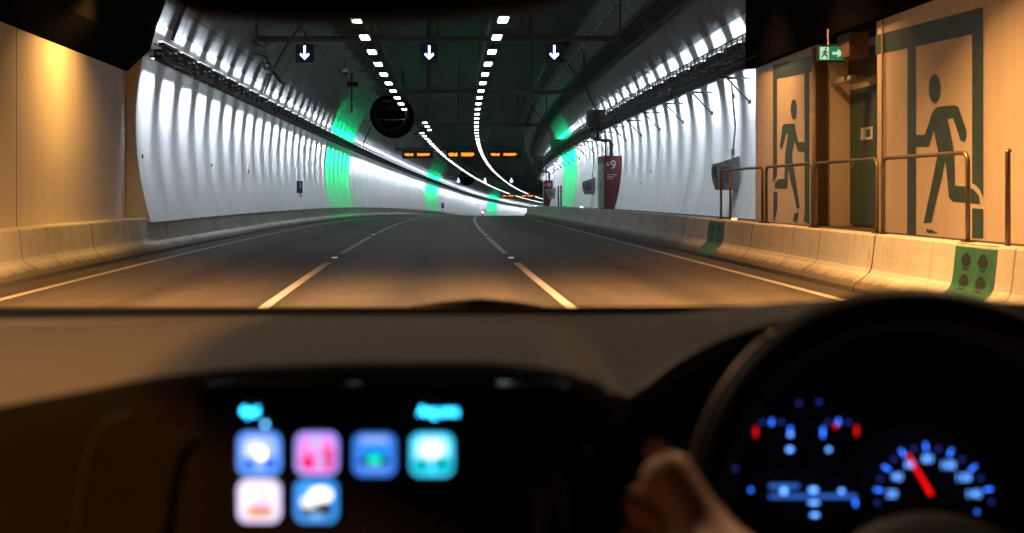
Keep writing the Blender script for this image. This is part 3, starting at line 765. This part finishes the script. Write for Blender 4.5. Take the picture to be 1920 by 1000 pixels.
# valve set above each cabinet
for Y, lab in ((53.5, 'black valve box and pipe bends above the maroon B 9 cabinet'), (78, 'black valve box on the right tray beside the green light'), (103, 'farthest black valve box above the second maroon cabinet')):
    t = empty('valve_box', at(Y, 6.85, 4.35), rz(Y)); tag(t, lab, 'valve')
    m = MB(); m.box((0, 0, .25), (.72, .9, .78), bev=.03); m.build('box', M_dsteel, t)
    if Y != 78:
        m = MB(); m.tube([(.1, 0, -.1), (.1, 0, -.52), (.16, 0, -.62), (.3, 0, -.68), (.62, 0, -.68), (.66, 0, -.74), (.68, 0, -1.45)], .07, 10)
        m.tube([(-.18, -.25, -.1), (-.18, -.25, -.45), (-.1, -.25, -.62), (.06, -.25, -.66), (.28, -.2, -.66)], .06, 10)
        m.tube([(.4, .1, .0), (.45, .1, -1.4)], .03, 8); m.tube([(-.0, -.3, -.2), (.2, -.3, -.2)], .10, 12)
        m.build('pipe', M_black, t, True)
        m = MB()
        for p in ((.1, 0, -.3), (.36, 0, -.68), (.67, 0, -1.0)): m.box(p, (.18, .18, .05))
        m.tube([(-.18, -.42, -.45), (-.18, -.48, -.45)], .13, 14); m.build('valve_wheel', M_dsteel, t)
for i, (Y, lab) in enumerate(((66.5, 'nearer of the two thin dark posts on the right walkway'), (68.4, 'farther of the two thin dark posts on the right walkway'))):
    m = MB(); m.tube([(0, 0, 0), (0, 0, 1.15)], .045, 8); m.box((0, 0, .02), (.16, .16, .03)); m.tube([(0, 0, 1.15), (0, 0, 1.2)], [.05, .02], 8)
    o = m.build('walkway_post', M_dsteel); o.location = at(Y, 6.35, .70); tag(o, lab, 'post', 'walkway posts')
# small delineator reflectors on the barrier top, glowing in place of reflected light
for Y, warm, lab in ((24.0, True, 'small amber reflective delineator on the right barrier beside the footprint panel'), (51.0, False, 'small white reflective delineator on the barrier below the maroon cabinet'), (92.0, False, 'small white reflective delineator on the barrier near the bend'), (130.0, False, 'farthest small reflective delineator on the right barrier')):
    t = empty('delineator', at(Y, 6.0, BT)); tag(t, lab, 'delineator', 'delineators on the right barrier')
    m = MB(); m.box((0, 0, .02), (.12, .09, .04), taper=.7); m.build('body', M_dsteel, t)
    m = MB(); m.box((0, -.05, .03), (.11, .02, .04)) ; m.build('lens', glow('delin_amber', (1, .55, .2), 2.5) if warm else glow('delin_white', (.75, .85, 1), 5), t)
# left wall signs
def wsign(Y, u, z, w, h, lab, rd_=False):
    t = empty('help_point_sign', at(Y, u, z), rz(Y)); tag(t, lab, 'sign')
    mb = plain('sign_navy', (.02, .03, .09), .5)
    if rd_:
        m = MB(); m.tube([(0, 0, 0), (0, .04, 0)], w/2, 20); m.build('disc', glow('sign_violet', (.25, .12, .65), .9), t)
        m = MB(); m.tube([(0, -.02, 0), (0, .0, 0)], w/4, 16); m.build('centre', glow('sign_centre', (.9, .9, 1), 2), t)
        m = MB(); m.box((0, .03, -w*.9), (w*.3, .04, w*.8)); m.build('plate', mb, t)
        return
    m = MB(); m.box((0, 0, 0), (w, .03, h), bev=.004); m.build('plate', mb, t)
    m = MB(); pts = []
    for k in range(13):
        a = math.radians(-60+120*k/12); pts.append((.075*math.cos(a)-.04, -.019, .08+.13*math.sin(a)))
    m.tube(pts, [.028]+[.017]*11+[.028], 6); m.build('phone_symbol', M_white, t)
    m = MB(); m.box((.05, .02, -h*.62), (.035, .03, h*.5)); m.box((-.03, .02, -h*.62), (.02, .02, h*.5)); m.build('stem', M_dsteel, t)
wsign(52.6, -5.93, 1.63, .26, .52, 'small navy phone sign on the left wall above the barrier')
wsign(165.5, -5.95, 1.6, .35, .7, 'tiny dark sign on the left wall beyond the second green light')
wsign(229, -5.95, 1.7, .85, .9, 'tiny round violet sign on the far left wall', True)
# little fixings and scuffs on the lining
rn = random.Random(11)
for i, (Y, side, z) in enumerate(((26.9, -1, 2.1), (35.0, -1, 2.1), (41.5, -1, 2.05), (57, 1, 1.9), (46, 1, 1.7), (44, 1, 2.1))):
    m = MB(); m.tube([(-.02*side, 0, 0), (.02*side, 0, 0)], .035, 10); m.box((0, 0, 0), (.05, .03, .09))
    o = m.build('wall_fixing', plain('fixing_red', (.10, .02, .02), .6) if i < 2 else M_black); o.location = at(Y, circ(z, side), z)
    tag(o, ('small dark red fixing on the white left wall, %s the first joint' % ('left of' if i == 0 else 'well beyond')) if i < 2 else 'tiny black fixing on the curved white %s wall' % ('left' if side < 0 else 'right'), 'fixing', 'fixings on the white walls')

# ================================================================== warm lamps of the near section (above the picture)
def warm_lamp(Y, u, z, power, tilt, spread, lab, sz=(.5, .35), col=WARM):
    t = empty('sodium_lamp', at(Y, u, z)); tag(t, lab, 'lamp', 'orange lamps under the dark ceiling')
    m = MB(); m.box((0, 0, .10), (.42, .66, .18), bev=.02); m.build('housing', M_dsteel, t)
    m = MB(); m.box((0, 0, .005), (.34, .52, .012)); m.build('lens', glow('sodium_lens', (1, .5, .15), 6), t)
    m = MB(); m.tube([(0, 0, .2), (0, 0, 1.0)], .02, 6); m.build('hanger', M_dsteel, t)
    l = area('sodium_light', col, power, sz[1], sz[0], spread); a = bpy.data.objects.new('sodium_light', l); COL.objects.link(a); a.parent = t
    a.location = (0, 0, -.03); a.rotation_euler = aim(Vector(tilt))
warm_lamp(24.3, 5.7, 5.6, P_WARM*.7, (.25, .1, -1), 95, 'unseen orange lamp added to brighten the small green running man')  # unseen lamp added where the small pictogram came out too dark
warm_lamp(-5.0, -5.9, 4.2, P_WARM*1.3, (1, 1.08, -.53), 34, 'unseen orange lamp added behind the car for the patch on the dash', col=(1, .37, .06))  # added lamp aimed at the dash to throw its orange patch
warm_lamp(21.6, -5.35, 4.85, P_WARM*1.05, (-.45, 0, -1), 120, 'orange lamp over the left wall by the portal', col=(1, .50, .11))
warm_lamp(13.5, -3.0, 5.6, P_WARM*4.6, (-.15, 0, -1), 122, 'orange lamp over the left lane near the car')
warm_lamp(14.0, 4.0, 5.8, P_WARM*6.2, (-.1, 0, -1), 124, 'orange lamp over the right lane near the door')
warm_lamp(20.5, 5.5, 5.4, P_WARM*1.0, (.3, -.1, -1), 100, 'orange lamp over the emergency door')
warm_lamp(4.0, -2.6, 5.6, P_WARM*.62, (.1, 0, -1), 150, 'pale lamp above and left of the car', col=(1, .70, .46))
warm_lamp(4.5, 3.0, 5.6, P_WARM*.7, (-.1, 0, -1), 150, 'pale lamp above and right of the car', col=(1, .62, .36))
warm_lamp(15.0, .3, 6.2, P_WARM*2.6, (0, 0, -1), 110, 'orange lamp over the middle lane', col=(1, .57, .29))

# ================================================================== THE CAR
CAR = empty('car', (0, 1.2, 0)); tag(CAR, 'dark car interior with dashboard, lit screen and right hand steering wheel', 'car')
class Car:                                   # parts are modelled in world metres, then parented
    pass
def cpart(o, parent=CAR):
    mw = Matrix.Translation(CAR.location); o.parent = parent
    if parent is CAR: o.matrix_parent_inverse = mw.inverted()
    return o
M_dash = plain('dash_plastic', (.085, .089, .094), .6, 0, .2, 160, .3)
M_int = plain('interior_black', (.006, .006, .006), .7, 0, .2, 20, .25)
M_leather = plain('leather_black', (.008, .0078, .0076), .5, 0, .2, 60, .3)
M_hub = plain('hub_grey', (.14, .13, .12), .6, 0, .1, 40)
M_gloss = plain('screen_glass', (.003, .003, .004), .12, 0, .1, 5, .3)
M_highlight = plain('highlight_satin', (.36, .27, .20), .4, .4)
def interp(tab, x):
    if x <= tab[0][0]: return tab[0][1]
    for (a, b), (c, d) in zip(tab, tab[1:]):
        if x <= c: return b+(d-b)*(x-a)/(c-a)
    return tab[-1][1]
# dashboard top: far edge under the windscreen, near edge rising into a hood over the screen
near_e = [(-500, 840), (-150, 790), (0, 762), (140, 736), (280, 708), (430, 690), (650, 680), (900, 678), (1030, 690), (1120, 712), (1200, 742), (1290, 742), (1500, 730), (2300, 730)]
far_e = [(-500, 592), (1250, 590), (1330, 582), (1420, 572), (1520, 565), (1600, 564), (1750, 572), (2300, 600)]
DN, DF, DH = .86, 1.36, 1.0
qs = []
hood = [(1100, 745), (1165, 752), (1200, 740), (1260, 690), (1330, 650), (1400, 625), (1470, 607), (1560, 590), (1680, 578), (1850, 572), (2050, 590), (2200, 640), (2400, 700)]
vs = []; fs = []; NXg, NYg = 90, 26
for j in range(NYg+1):
    t = j/NYg
    for i in range(NXg+1):
        # lateral position in metres, same for every row
        X = -.75+(1.0+.75)*i/NXg
        q = min(1, max(0, (X-.115)/.055)); q = q*q*(3-2*q); DNx = DN+(DH-DN)*q; Yd = DF+(DNx-DF)*t
        pf = VX+X*F/DF
        zn = (EYE-(interp(near_e, VX+X*F/DN)-VY)*DN/F)*(1-q)+(EYE-(interp(hood, VX+X*F/DH)-VY)*DH/F)*q; qs.append(q); zf = EYE-(interp(far_e, pf)-VY)*DF/F
        z = zf+(zn-zf)*t
        z += .010*math.sin(math.pi*t)*0.4
        # demister slot groove
        z -= .010*math.exp(-((t-.11)/.025)**2)
        z -= .006*math.exp(-((t-.18)/.02)**2)*(1 if .03 < X < .25 else .3)
        vs.append(Vector((X, Yd, z)))
for j in range(NYg):
    for i in range(NXg): fs.append([j*(NXg+1)+i, j*(NXg+1)+i+1, (j+1)*(NXg+1)+i+1, (j+1)*(NXg+1)+i])
m = MB(); m.add(vs, fs); dtop = cpart(m.build('dashboard', M_dash, None, True))
# rolled near edge and black fascia below
m = MB(); row = vs[NYg*(NXg+1):]; rings = []
for k in range(7):
    a = k/6*math.pi/2; rings.append([p+Vector((0, -.022*math.sin(a), -.022*(1-math.cos(a)))) for p in row])
rq = qs[:NXg+1]
lip = [p+Vector((0, -.004, .001)) for p in row if p.x > .125]
rings.append([Vector((p.x, p.y-.022+(1.17-p.y+.022)*q, p.z-.026)) for p, q in zip(row, rq)])
rings.append([Vector((p.x, p.y-.016+(1.17-p.y+.016)*q, .70)) for p, q in zip(row, rq)])
allv = [p for r in rings for p in r]; n = NXg+1
m.add(allv, [[j*n+i, j*n+i+1, (j+1)*n+i+1, (j+1)*n+i] for j in range(len(rings)-1) for i in range(NXg)])
cpart(m.build('fascia', plain('fascia_black', (.0022, .002, .002), .8, 0, .2, 20, .05), None, True))
m = MB(); m.tube(lip, .0042, 8); cpart(m.build('hood_lip', plain('lip_satin', (.22, .22, .23), .45, .1), None, True))
# centre display --------------------------------------------------------------
DS = .80
ds = MB(); c = up(720, 880, DS); ds.box(c+Vector((0, .014, 0)), (.245, .02, .108), bev=.006); disp = cpart(ds.build('display', M_gloss, None))
disp_root = disp
def dpart(o): o.parent = disp; o.matrix_parent_inverse = (Matrix.Translation(CAR.location)).inverted() @ Matrix.Identity(4); return o
def sub(o, par):
    o.parent = par; bpy.context.view_layer.update(); o.matrix_parent_inverse = par.matrix_world.inverted(); return o
def rrect(cx_, cy_, w, h, r, Yd, n=6):
    pts = []
    for (sx_, sy_, a0_) in ((1, -1, -90), (1, 1, 0), (-1, 1, 90), (-1, -1, 180)):
        for k in range(n+1):
            a = math.radians(a0_+90*k/n)
            pts.append(up(cx_+sx_*(w/2-r)+r*math.cos(a), cy_+sy_*(h/2-r)+r*math.sin(a), Yd))
    return pts
def circ_px(cx_, cy_, rx, ry, Yd, n=20): return [up(cx_+rx*math.cos(2*math.pi*k/n), cy_+ry*math.sin(2*math.pi*k/n), Yd) for k in range(n)]
I = lambda nm, c, s: glow('screen_'+nm, c, s)
icons = [((486, 851), [('rr', 0, 0, 80, 80, (.10, .30, .95), 1.3), ('rr', 0, -6, 60, 56, (.30, .42, 1), 1.2), ('el', -6, -8, 18, 14, (.7, .8, 1), 1.2), ('rr', -20, 20, 26, 22, (.0, .12, .8), 1), ('rr', 20, 18, 22, 26, (.0, .12, .8), 1), ('el', 4, 0, 8, 10, (1, 1, 1), 3)]),
         ((594, 851), [('rr', 0, 0, 80, 80, (.35, .30, .95), 1.2), ('rr', 0, 0, 66, 66, (.78, .22, .62), 1.2), ('rr', -16, 16, 28, 26, (.7, .01, .12), 1.1), ('rr', 22, 10, 18, 42, (.7, .01, .12), 1.1), ('el', -2, -20, 9, 14, (.5, .55, 1), 1), ('el', 6, 14, 10, 14, (.6, .4, .9), 1)]),
         ((702, 853), [('rr', 0, 0, 80, 80, (.05, .22, .85), 1.0), ('rr', 0, -28, 52, 12, (.3, .45, .95), 1), ('rr', 0, -6, 54, 22, (.01, .28, .8), 1), ('rr', 0, 12, 58, 12, (.0, .01, .02), .1), ('el', 0, 10, 12, 7, (.0, .75, .15), 1.6), ('rr', 0, 27, 52, 10, (.12, .3, .8), 1)]),
         ((810, 853), [('rr', 0, 0, 80, 80, (.05, .65, 1), 1.3), ('rr', 0, -10, 62, 48, (.4, .85, 1), 1.2), ('el', 0, -10, 20, 14, (.95, 1, 1), 1.6), ('el', -20, 20, 17, 14, (.0, .42, .45), 1), ('el', 20, 18, 18, 16, (.0, .42, .45), 1)]),
         ((486, 940), [('rr', 0, 0, 80, 80, (.50, .55, .95), 1.3), ('rr', 0, -4, 64, 66, (.72, .72, .98), 1.15), ('rr', 0, 20, 54, 26, (.60, .45, .35), 1), ('rr', 2, 16, 40, 14, (.35, .16, .15), 1), ('el', 6, -6, 16, 16, (.62, .58, .95), 1.1)]),
         ((593, 940), [('rr', 0, 0, 80, 80, (.02, .28, .90), 1.1), ('rr', 0, 16, 58, 32, (.0, .005, .02), .1), ('el', 8, -12, 22, 14, (1, 1, 1), 1.6), ('el', -14, 2, 14, 10, (.8, .9, 1), 1.3), ('el', 0, 28, 16, 8, (.1, .35, .8), 1)])]
names = ['map icon in white and blue', 'pink icon in the upper row', 'blue icon with a green dot', 'pale cyan icon at the right of the upper row', 'cream coloured icon in the lower row', 'blue icon with a white cloud in the lower row']
for q, ((ix, iy), sh) in enumerate(icons):
    m = MB(); mats = []
    for k, (kd, dx, dy, a, b, c, s) in enumerate(sh):
        mats.append(I('%d_%d' % (q, k), c, s*1.15)); Yd = DS-.001-.0004*k
        m.poly(rrect(ix+dx, iy+dy, a, b, min(18, a/2.5, b/2.5), Yd) if kd == 'rr' else circ_px(ix+dx, iy+dy, a, b, Yd), k)
    o = sub(m.build('screen_icon', mats, None), disp); o['label'] = names[q]
cy = I('cyan', (.03, .55, 1), 11)
for s, px_, py_, w in (('4pd', 468, 772, 10), ('Ang sms', 822, 772, 12)):
    me = text_mesh(s, .0072, 'status_text', .0001); o = link('status_text', me, cy); o.location = up(px_, py_, DS-.001); o.rotation_euler = (math.pi/2, 0, 0); o.scale = (1.05, 1.15, 1); sub(o, disp)
m = MB(); m.poly(circ_px(497, 796, 4, 4, DS-.001)); sub(m.build('status_dot', I('cyan2', (.15, .55, 1), 6), None), disp)
# trim lines round the fascia
for pts, lab in (([(250, 778), (205, 788), (178, 815), (160, 880), (148, 960), (140, 1010)], 'thin trim line'), ([(1085, 835), (1105, 850), (1112, 920), (1120, 1010)], 'console trim')):
    m = MB(); m.tube([up(a, b, .79) for a, b in pts], .0022, 6); cpart(m.build('trim_strip', plain('trim_dim', (.006, .0045, .004), .6, 0, .2, 6, .08), None))
m = MB(); m.box(up(1010, 965, .78), (.006, .004, .03), bev=.001); cpart(m.build('switch', M_dash, None))

# instrument binnacle -----------------------------------------------------------
DB = 1.12
m = MB(); m.slab([up(a_, b_, 1.155) for a_, b_ in ((1215, 900), (1260, 780), (1340, 700), (1500, 655), (1750, 640), (2000, 655), (2150, 720), (2200, 900), (2200, 1150), (1215, 1150))], (0, .014, 0)); cl = cpart(m.build('instrument_cluster', M_int, None))
DG = 1.14
blue = glow('gauge_blue', (.03, .16, 1.0), 3.6); pale = glow('gauge_pale', (.12, .34, 1.0), 3); dim = glow('gauge_dim', (.05, .08, .6), .5); redm = glow('gauge_red', (1.0, .01, .01), 1.3); band = glow('gauge_band', (.05, .18, .75), .8)
def gpart(nm, mat, fn):
    m = MB(); fn(m); return sub(m.build(nm, mat, None), cl)
ticks = [(1647, 919), (1662, 878), (1692, 849), (1736, 838), (1782, 849), (1824, 878), (1853, 918)]
nums = [(1672, 927), (1682, 895), (1706, 871), (1739, 861), (1777, 873), (1806, 896), (1825, 927)]
def f(m):
    for a, b in ticks:
        dx, dy = a-1748, b-935; L = math.hypot(dx, dy); dx /= L; dy /= L
        m.poly([up(a+dx*k*7-dy*j*2, b+dy*k*7+dx*j*2, DG) for k, j in ((-1, -1), (1, -1), (1, 1), (-1, 1))])
gpart('tick_marks', blue, f)
for (a, b), s in zip(nums, ('20', '40', '60', '80', '100', '120', '140')):
    me = text_mesh(s, .0095, 'numeral', .0001); o = link('numeral', me, pale); o.location = up(a, b, DG-.001); o.rotation_euler = (math.pi/2, 0, 0); sub(o, cl)
def f(m):
    for a, b in ((1650, 898), (1676, 861), (1713, 842), (1759, 842), (1804, 861), (1839, 897), (1645, 943), (1859, 941), (1498, 756), (1535, 754), (1429, 792), (1465, 792), (1553, 792), (1591, 792), (1379, 879)):
        m.poly(circ_px(a, b, 4, 4, DG))
gpart('minor_marks', dim, f)
def f(m):
    a = up(1747, 928, DG-.012); b = up(1703, 853, DG-.012); d = (b-a).normalized(); q = Vector((-d.z, 0, d.x))
    m.slab([a+q*.0016, b+q*.0008, b-q*.0008, a-q*.0016], (0, .0015, 0))
gpart('speed_needle', glow('needle_red', (1, .005, .005), 1.6), f)
for a, b, h in ((1417, 810, 9), (1606, 808, 9), (1567, 799, 4)): gpart('red_mark', redm, lambda m: m.poly([up(a+i*2.2, b+j*h, DG) for i, j in ((-1, -1), (1, -1), (1, 1), (-1, 1))]))
for a, b, h in ((1447, 792, 5), (1482, 805, 4), (1543, 811, 9), (1572, 791, 5), (1408, 919, 3), (1832, 960, 2), (1604, 943, 6)): gpart('blue_mark', blue, lambda m: m.poly([up(a+i*2.2, b+j*h, DG) for i, j in ((-1, -1), (1, -1), (1, 1), (-1, 1))]))
if True:
    for a, b, rx, ry in ((1482, 815, 4, 4), (1481, 843, 6, 4.5), (1554, 843, 4, 4), (1470, 921, 6, 6), (1525, 919, 8, 5), (1526, 943, 10, 3), (1528, 966, 8, 3.5), (1578, 921, 5, 4)): gpart('readout', pale, lambda m: m.poly(circ_px(a, b, rx, ry, DG-.001)))
def f(m):
    m.poly(rrect(1470, 912, 56, 8, 2, DG)); m.poly(rrect(1524, 931, 164, 7, 2, DG))
gpart('readout_band', band, f)

# steering wheel --------------------------------------------------------------------
SWC = up(1766, 1012, .88); tilt = math.radians(20)
sw = cpart(empty('steering_wheel', SWC)); sw.matrix_parent_inverse = Matrix.Translation(CAR.location).inverted()
def swp(a, r, off=0.0):
    x = r*math.cos(a); z = r*math.sin(a)
    return Vector((x, z*math.sin(tilt)-off*math.cos(tilt), z*math.cos(tilt)+off*math.sin(tilt)))
m = MB(); n1, n2, R1, r1 = 96, 14, .170, .0165
vs = []
for i in range(n1):
    a = 2*math.pi*i/n1
    for k in range(n2):
        b = 2*math.pi*k/n2; vs.append(swp(a, R1+r1*math.cos(b), r1*1.1*math.sin(b)))
m.add(vs, [[i*n2+k, i*n2+(k+1) % n2, ((i+1) % n1)*n2+(k+1) % n2, ((i+1) % n1)*n2+k] for i in range(n1) for k in range(n2)])
m.build('rim', M_leather, sw, True)
m = MB(); m.tube([swp(math.radians(a), R1+r1*.9, .008) for a in range(126, 181, 3)], .0028, 6); m.build('rim_highlight', M_highlight, sw, True)  # warm strip stands in for the highlight along the rim's left edge
# hub and spokes
m = MB(); vs = []; n = 32
for (rr_, of) in ((.085, -.01), (.088, .01), (.078, .026), (.05, .034), (.0, .038)):
    for k in range(n):
        a = 2*math.pi*k/n; p = swp(a, rr_, of); p.z -= .071; p.x *= 1.15; vs.append(p)
m.add(vs, [[r*n+k, r*n+(k+1) % n, (r+1)*n+(k+1) % n, (r+1)*n+k] for r in range(4) for k in range(n)]); m.build('airbag_cover', M_hub, sw, True)
for a in (200, 340):
    m = MB(); m.tube([swp(math.radians(a), .06, .01)+Vector((0, 0, -.03)), swp(math.radians(a-2), .11, .004), swp(math.radians(a-4 if a < 270 else a+4), .165, 0)], [.024, .018, .014], 10, scale_z=.8); m.build('spoke', M_int, sw, True)

# mirror, headliner and wiper ----------------------------------------------------------
m = MB(); prof_ = [(300, -40), (310, 0), (360, 22), (480, 33), (640, 36), (800, 28), (960, 14), (1060, -4), (1090, -40), (1080, -110), (320, -110)]
m.slab([up(a, b, .62) for a, b in prof_], (0, .03, 0)); mir = cpart(m.build('rear_view_mirror', M_int, None))
m = MB(); m.tube([up(690, -60, .66), up(690, -180, .80)], .01, 8); sub(m.build('stalk', M_int, None), mir)
m = MB(); m.add([Vector((x, y, z)) for x, y, z in ((-.75, -.9, 1.60), (1.0, -.9, 1.60), (1.0, .45, 1.575), (-.75, .45, 1.575), (-.75, .62, 1.535), (1.0, .62, 1.535), (1.0, .62, 1.60), (-.75, .62, 1.60), (-.75, -.9, 1.66), (1.0, -.9, 1.66))],
               [[0, 1, 2, 3], [3, 2, 5, 4], [4, 5, 6, 7], [7, 6, 9, 8], [8, 9, 1, 0]]); cpart(m.build('headliner', M_int, None))
m = MB(); DW = 1.55
m.tube([up(a, b, DW) for a, b in ((-260, 579), (-60, 582), (0, 584), (340, 583), (683, 582), (1000, 581), (1290, 581))], .0032, 8)
wp = cpart(m.build('wiper_arm', M_int, None, True))
m = MB(); m.tube([up(a, b, DW+.02) for a, b in ((770, 579), (830, 574), (900, 571), (960, 573), (1020, 579))], [.003, .006, .008, .006, .003], 8); sub(m.build('wiper_pivot', M_int, None, True), wp)
m = MB(); m.box(up(683, 587, DW-.02), (.018, .01, .006), bev=.002); sub(m.build('washer_nozzle', M_int, None), wp)
m = MB(); m.add([Vector((-.8, 1.36, 1.215)), Vector((1.0, 1.36, 1.23)), Vector((1.0, 1.75, 1.185)), Vector((-.8, 1.75, 1.185)), Vector((-.8, 1.36, 1.0)), Vector((1, 1.36, 1.0)), Vector((1, 3, .95)), Vector((-.8, 3, .95))], [[0, 1, 2, 3], [3, 2, 6, 7]])
cpart(m.build('cowl', M_int, None))

for sgn in (-1, 1):
    m = MB(); m.tube([Vector((.125+.86*sgn, 1.42, 1.20)), Vector((.125+.80*sgn, .95, 1.42)), Vector((.125+.72*sgn, .60, 1.57))], [.035, .03, .03], 8); cpart(m.build('pillar', M_int, None, True))
m = MB(); m.box((-.735, -.1, 1.555), (.03, 1.62, .12), bev=.01); cpart(m.build('rail_blocker', M_int, None))  # unseen rail, added so its shadow cuts the edge of the dash patch
m = MB(); m.box((-.76, -.1, 1.15), (.05, 1.7, .34), bev=.02); cpart(m.build('sill_blocker', M_int, None))  # unseen sill, raised to keep the rear lamp off the fascia
# driver's hand --------------------------------------------------------------------------
def skin(name, chains, mat, parent=None):
    vs = []; es = []; rad = []; idx = {}
    for ch in chains:
        prev = None
        for key, p, r in ch:
            if key in idx: i = idx[key]
            else: i = len(vs); idx[key] = i; vs.append(p); rad.append(r)
            if prev is not None: es.append((prev, i))
            prev = i
    me = bpy.data.meshes.new(name); me.from_pydata([tuple(v) for v in vs], es, []); o = link(name, me, mat)
    sk = o.modifiers.new('Skin', 'SKIN'); sk.use_smooth_shade = True
    for i, r in enumerate(rad): me.skin_vertices[0].data[i].radius = (r[0], r[1]) if isinstance(r, tuple) else (r, r)
    me.skin_vertices[0].data[0].use_root = True
    s2 = o.modifiers.new('Subdivision', 'SUBSURF'); s2.levels = 2; s2.render_levels = 2
    return o
def skin_mat():
    m, nt, b = nodes_of('skin')
    tc = N(nt, 'ShaderNodeTexCoord').outputs['Object']; f_ = noise(nt, tc, 60, 4)
    nt.links.new(ramp(nt, f_, [(.3, (.74, .40, .28)), (.7, (.84, .52, .39))]), b.inputs['Base Color'])
    b.inputs['Roughness'].default_value = .5; b.inputs['Subsurface Weight'].default_value = .1; b.inputs['Subsurface Radius'].default_value = (.01, .004, .002)
    MAT['skin'] = m; return m
SK = skin_mat()
H = lambda a, b, d: up(a, b, d)
pr = empty('person', H(1400, 1250, .60)); tag(pr, 'hand of the driver gripping the left side of the steering wheel', 'person')
chains = [[('fore', H(1650, 1900, .42), .036), ('fore2', H(1540, 1500, .56), .031), ('wrist', H(1440, 1220, .69), (.027, .022)), ('palm', H(1370, 1100, .755), (.034, .022)), ('hand', H(1320, 1020, .79), (.030, .018))],
          [('palm', None, None), ('tb', H(1340, 1010, .775), .0175), ('tm', H(1290, 942, .79), .0165), ('tt', H(1250, 895, .80), .0205), ('te', H(1237, 866, .81), .0185)],
          [('hand', None, None), ('i0', H(1262, 968, .82), .0145), ('i1', H(1200, 946, .838), .0165), ('i2', H(1212, 936, .892), .0115), ('i3', H(1270, 940, .915), .0085)],
          [('hand', None, None), ('m0', H(1262, 1035, .815), .0125), ('m1', H(1182, 1010, .842), .0130), ('m2', H(1196, 998, .897), .0100), ('m3', H(1256, 1000, .915), .0085)],
          [('palm', None, None), ('r0', H(1275, 1100, .81), .012), ('r1', H(1192, 1075, .84), .0108), ('r2', H(1200, 1062, .892), .0095), ('r3', H(1258, 1062, .91), .008)],
          [('palm', None, None), ('l0', H(1300, 1155, .80), .0105), ('l1', H(1218, 1140, .83), .0092), ('l2', H(1222, 1126, .88), .0082), ('l3', H(1270, 1122, .90), .007)]]
hd = skin('hand', chains, SK); sub(hd, pr)
m = MB(); c0 = H(1232, 853, .803)
for q in range(1): m.add([c0+Vector((.008*math.cos(k*.5236)-.001, -.0015, .009*math.sin(k*.5236)+.002)) for k in range(12)], [list(range(12))])
sub(m.build('thumb_nail', plain('nail', (.6, .38, .3), .3), None), pr)

S.render.engine = 'CYCLES'
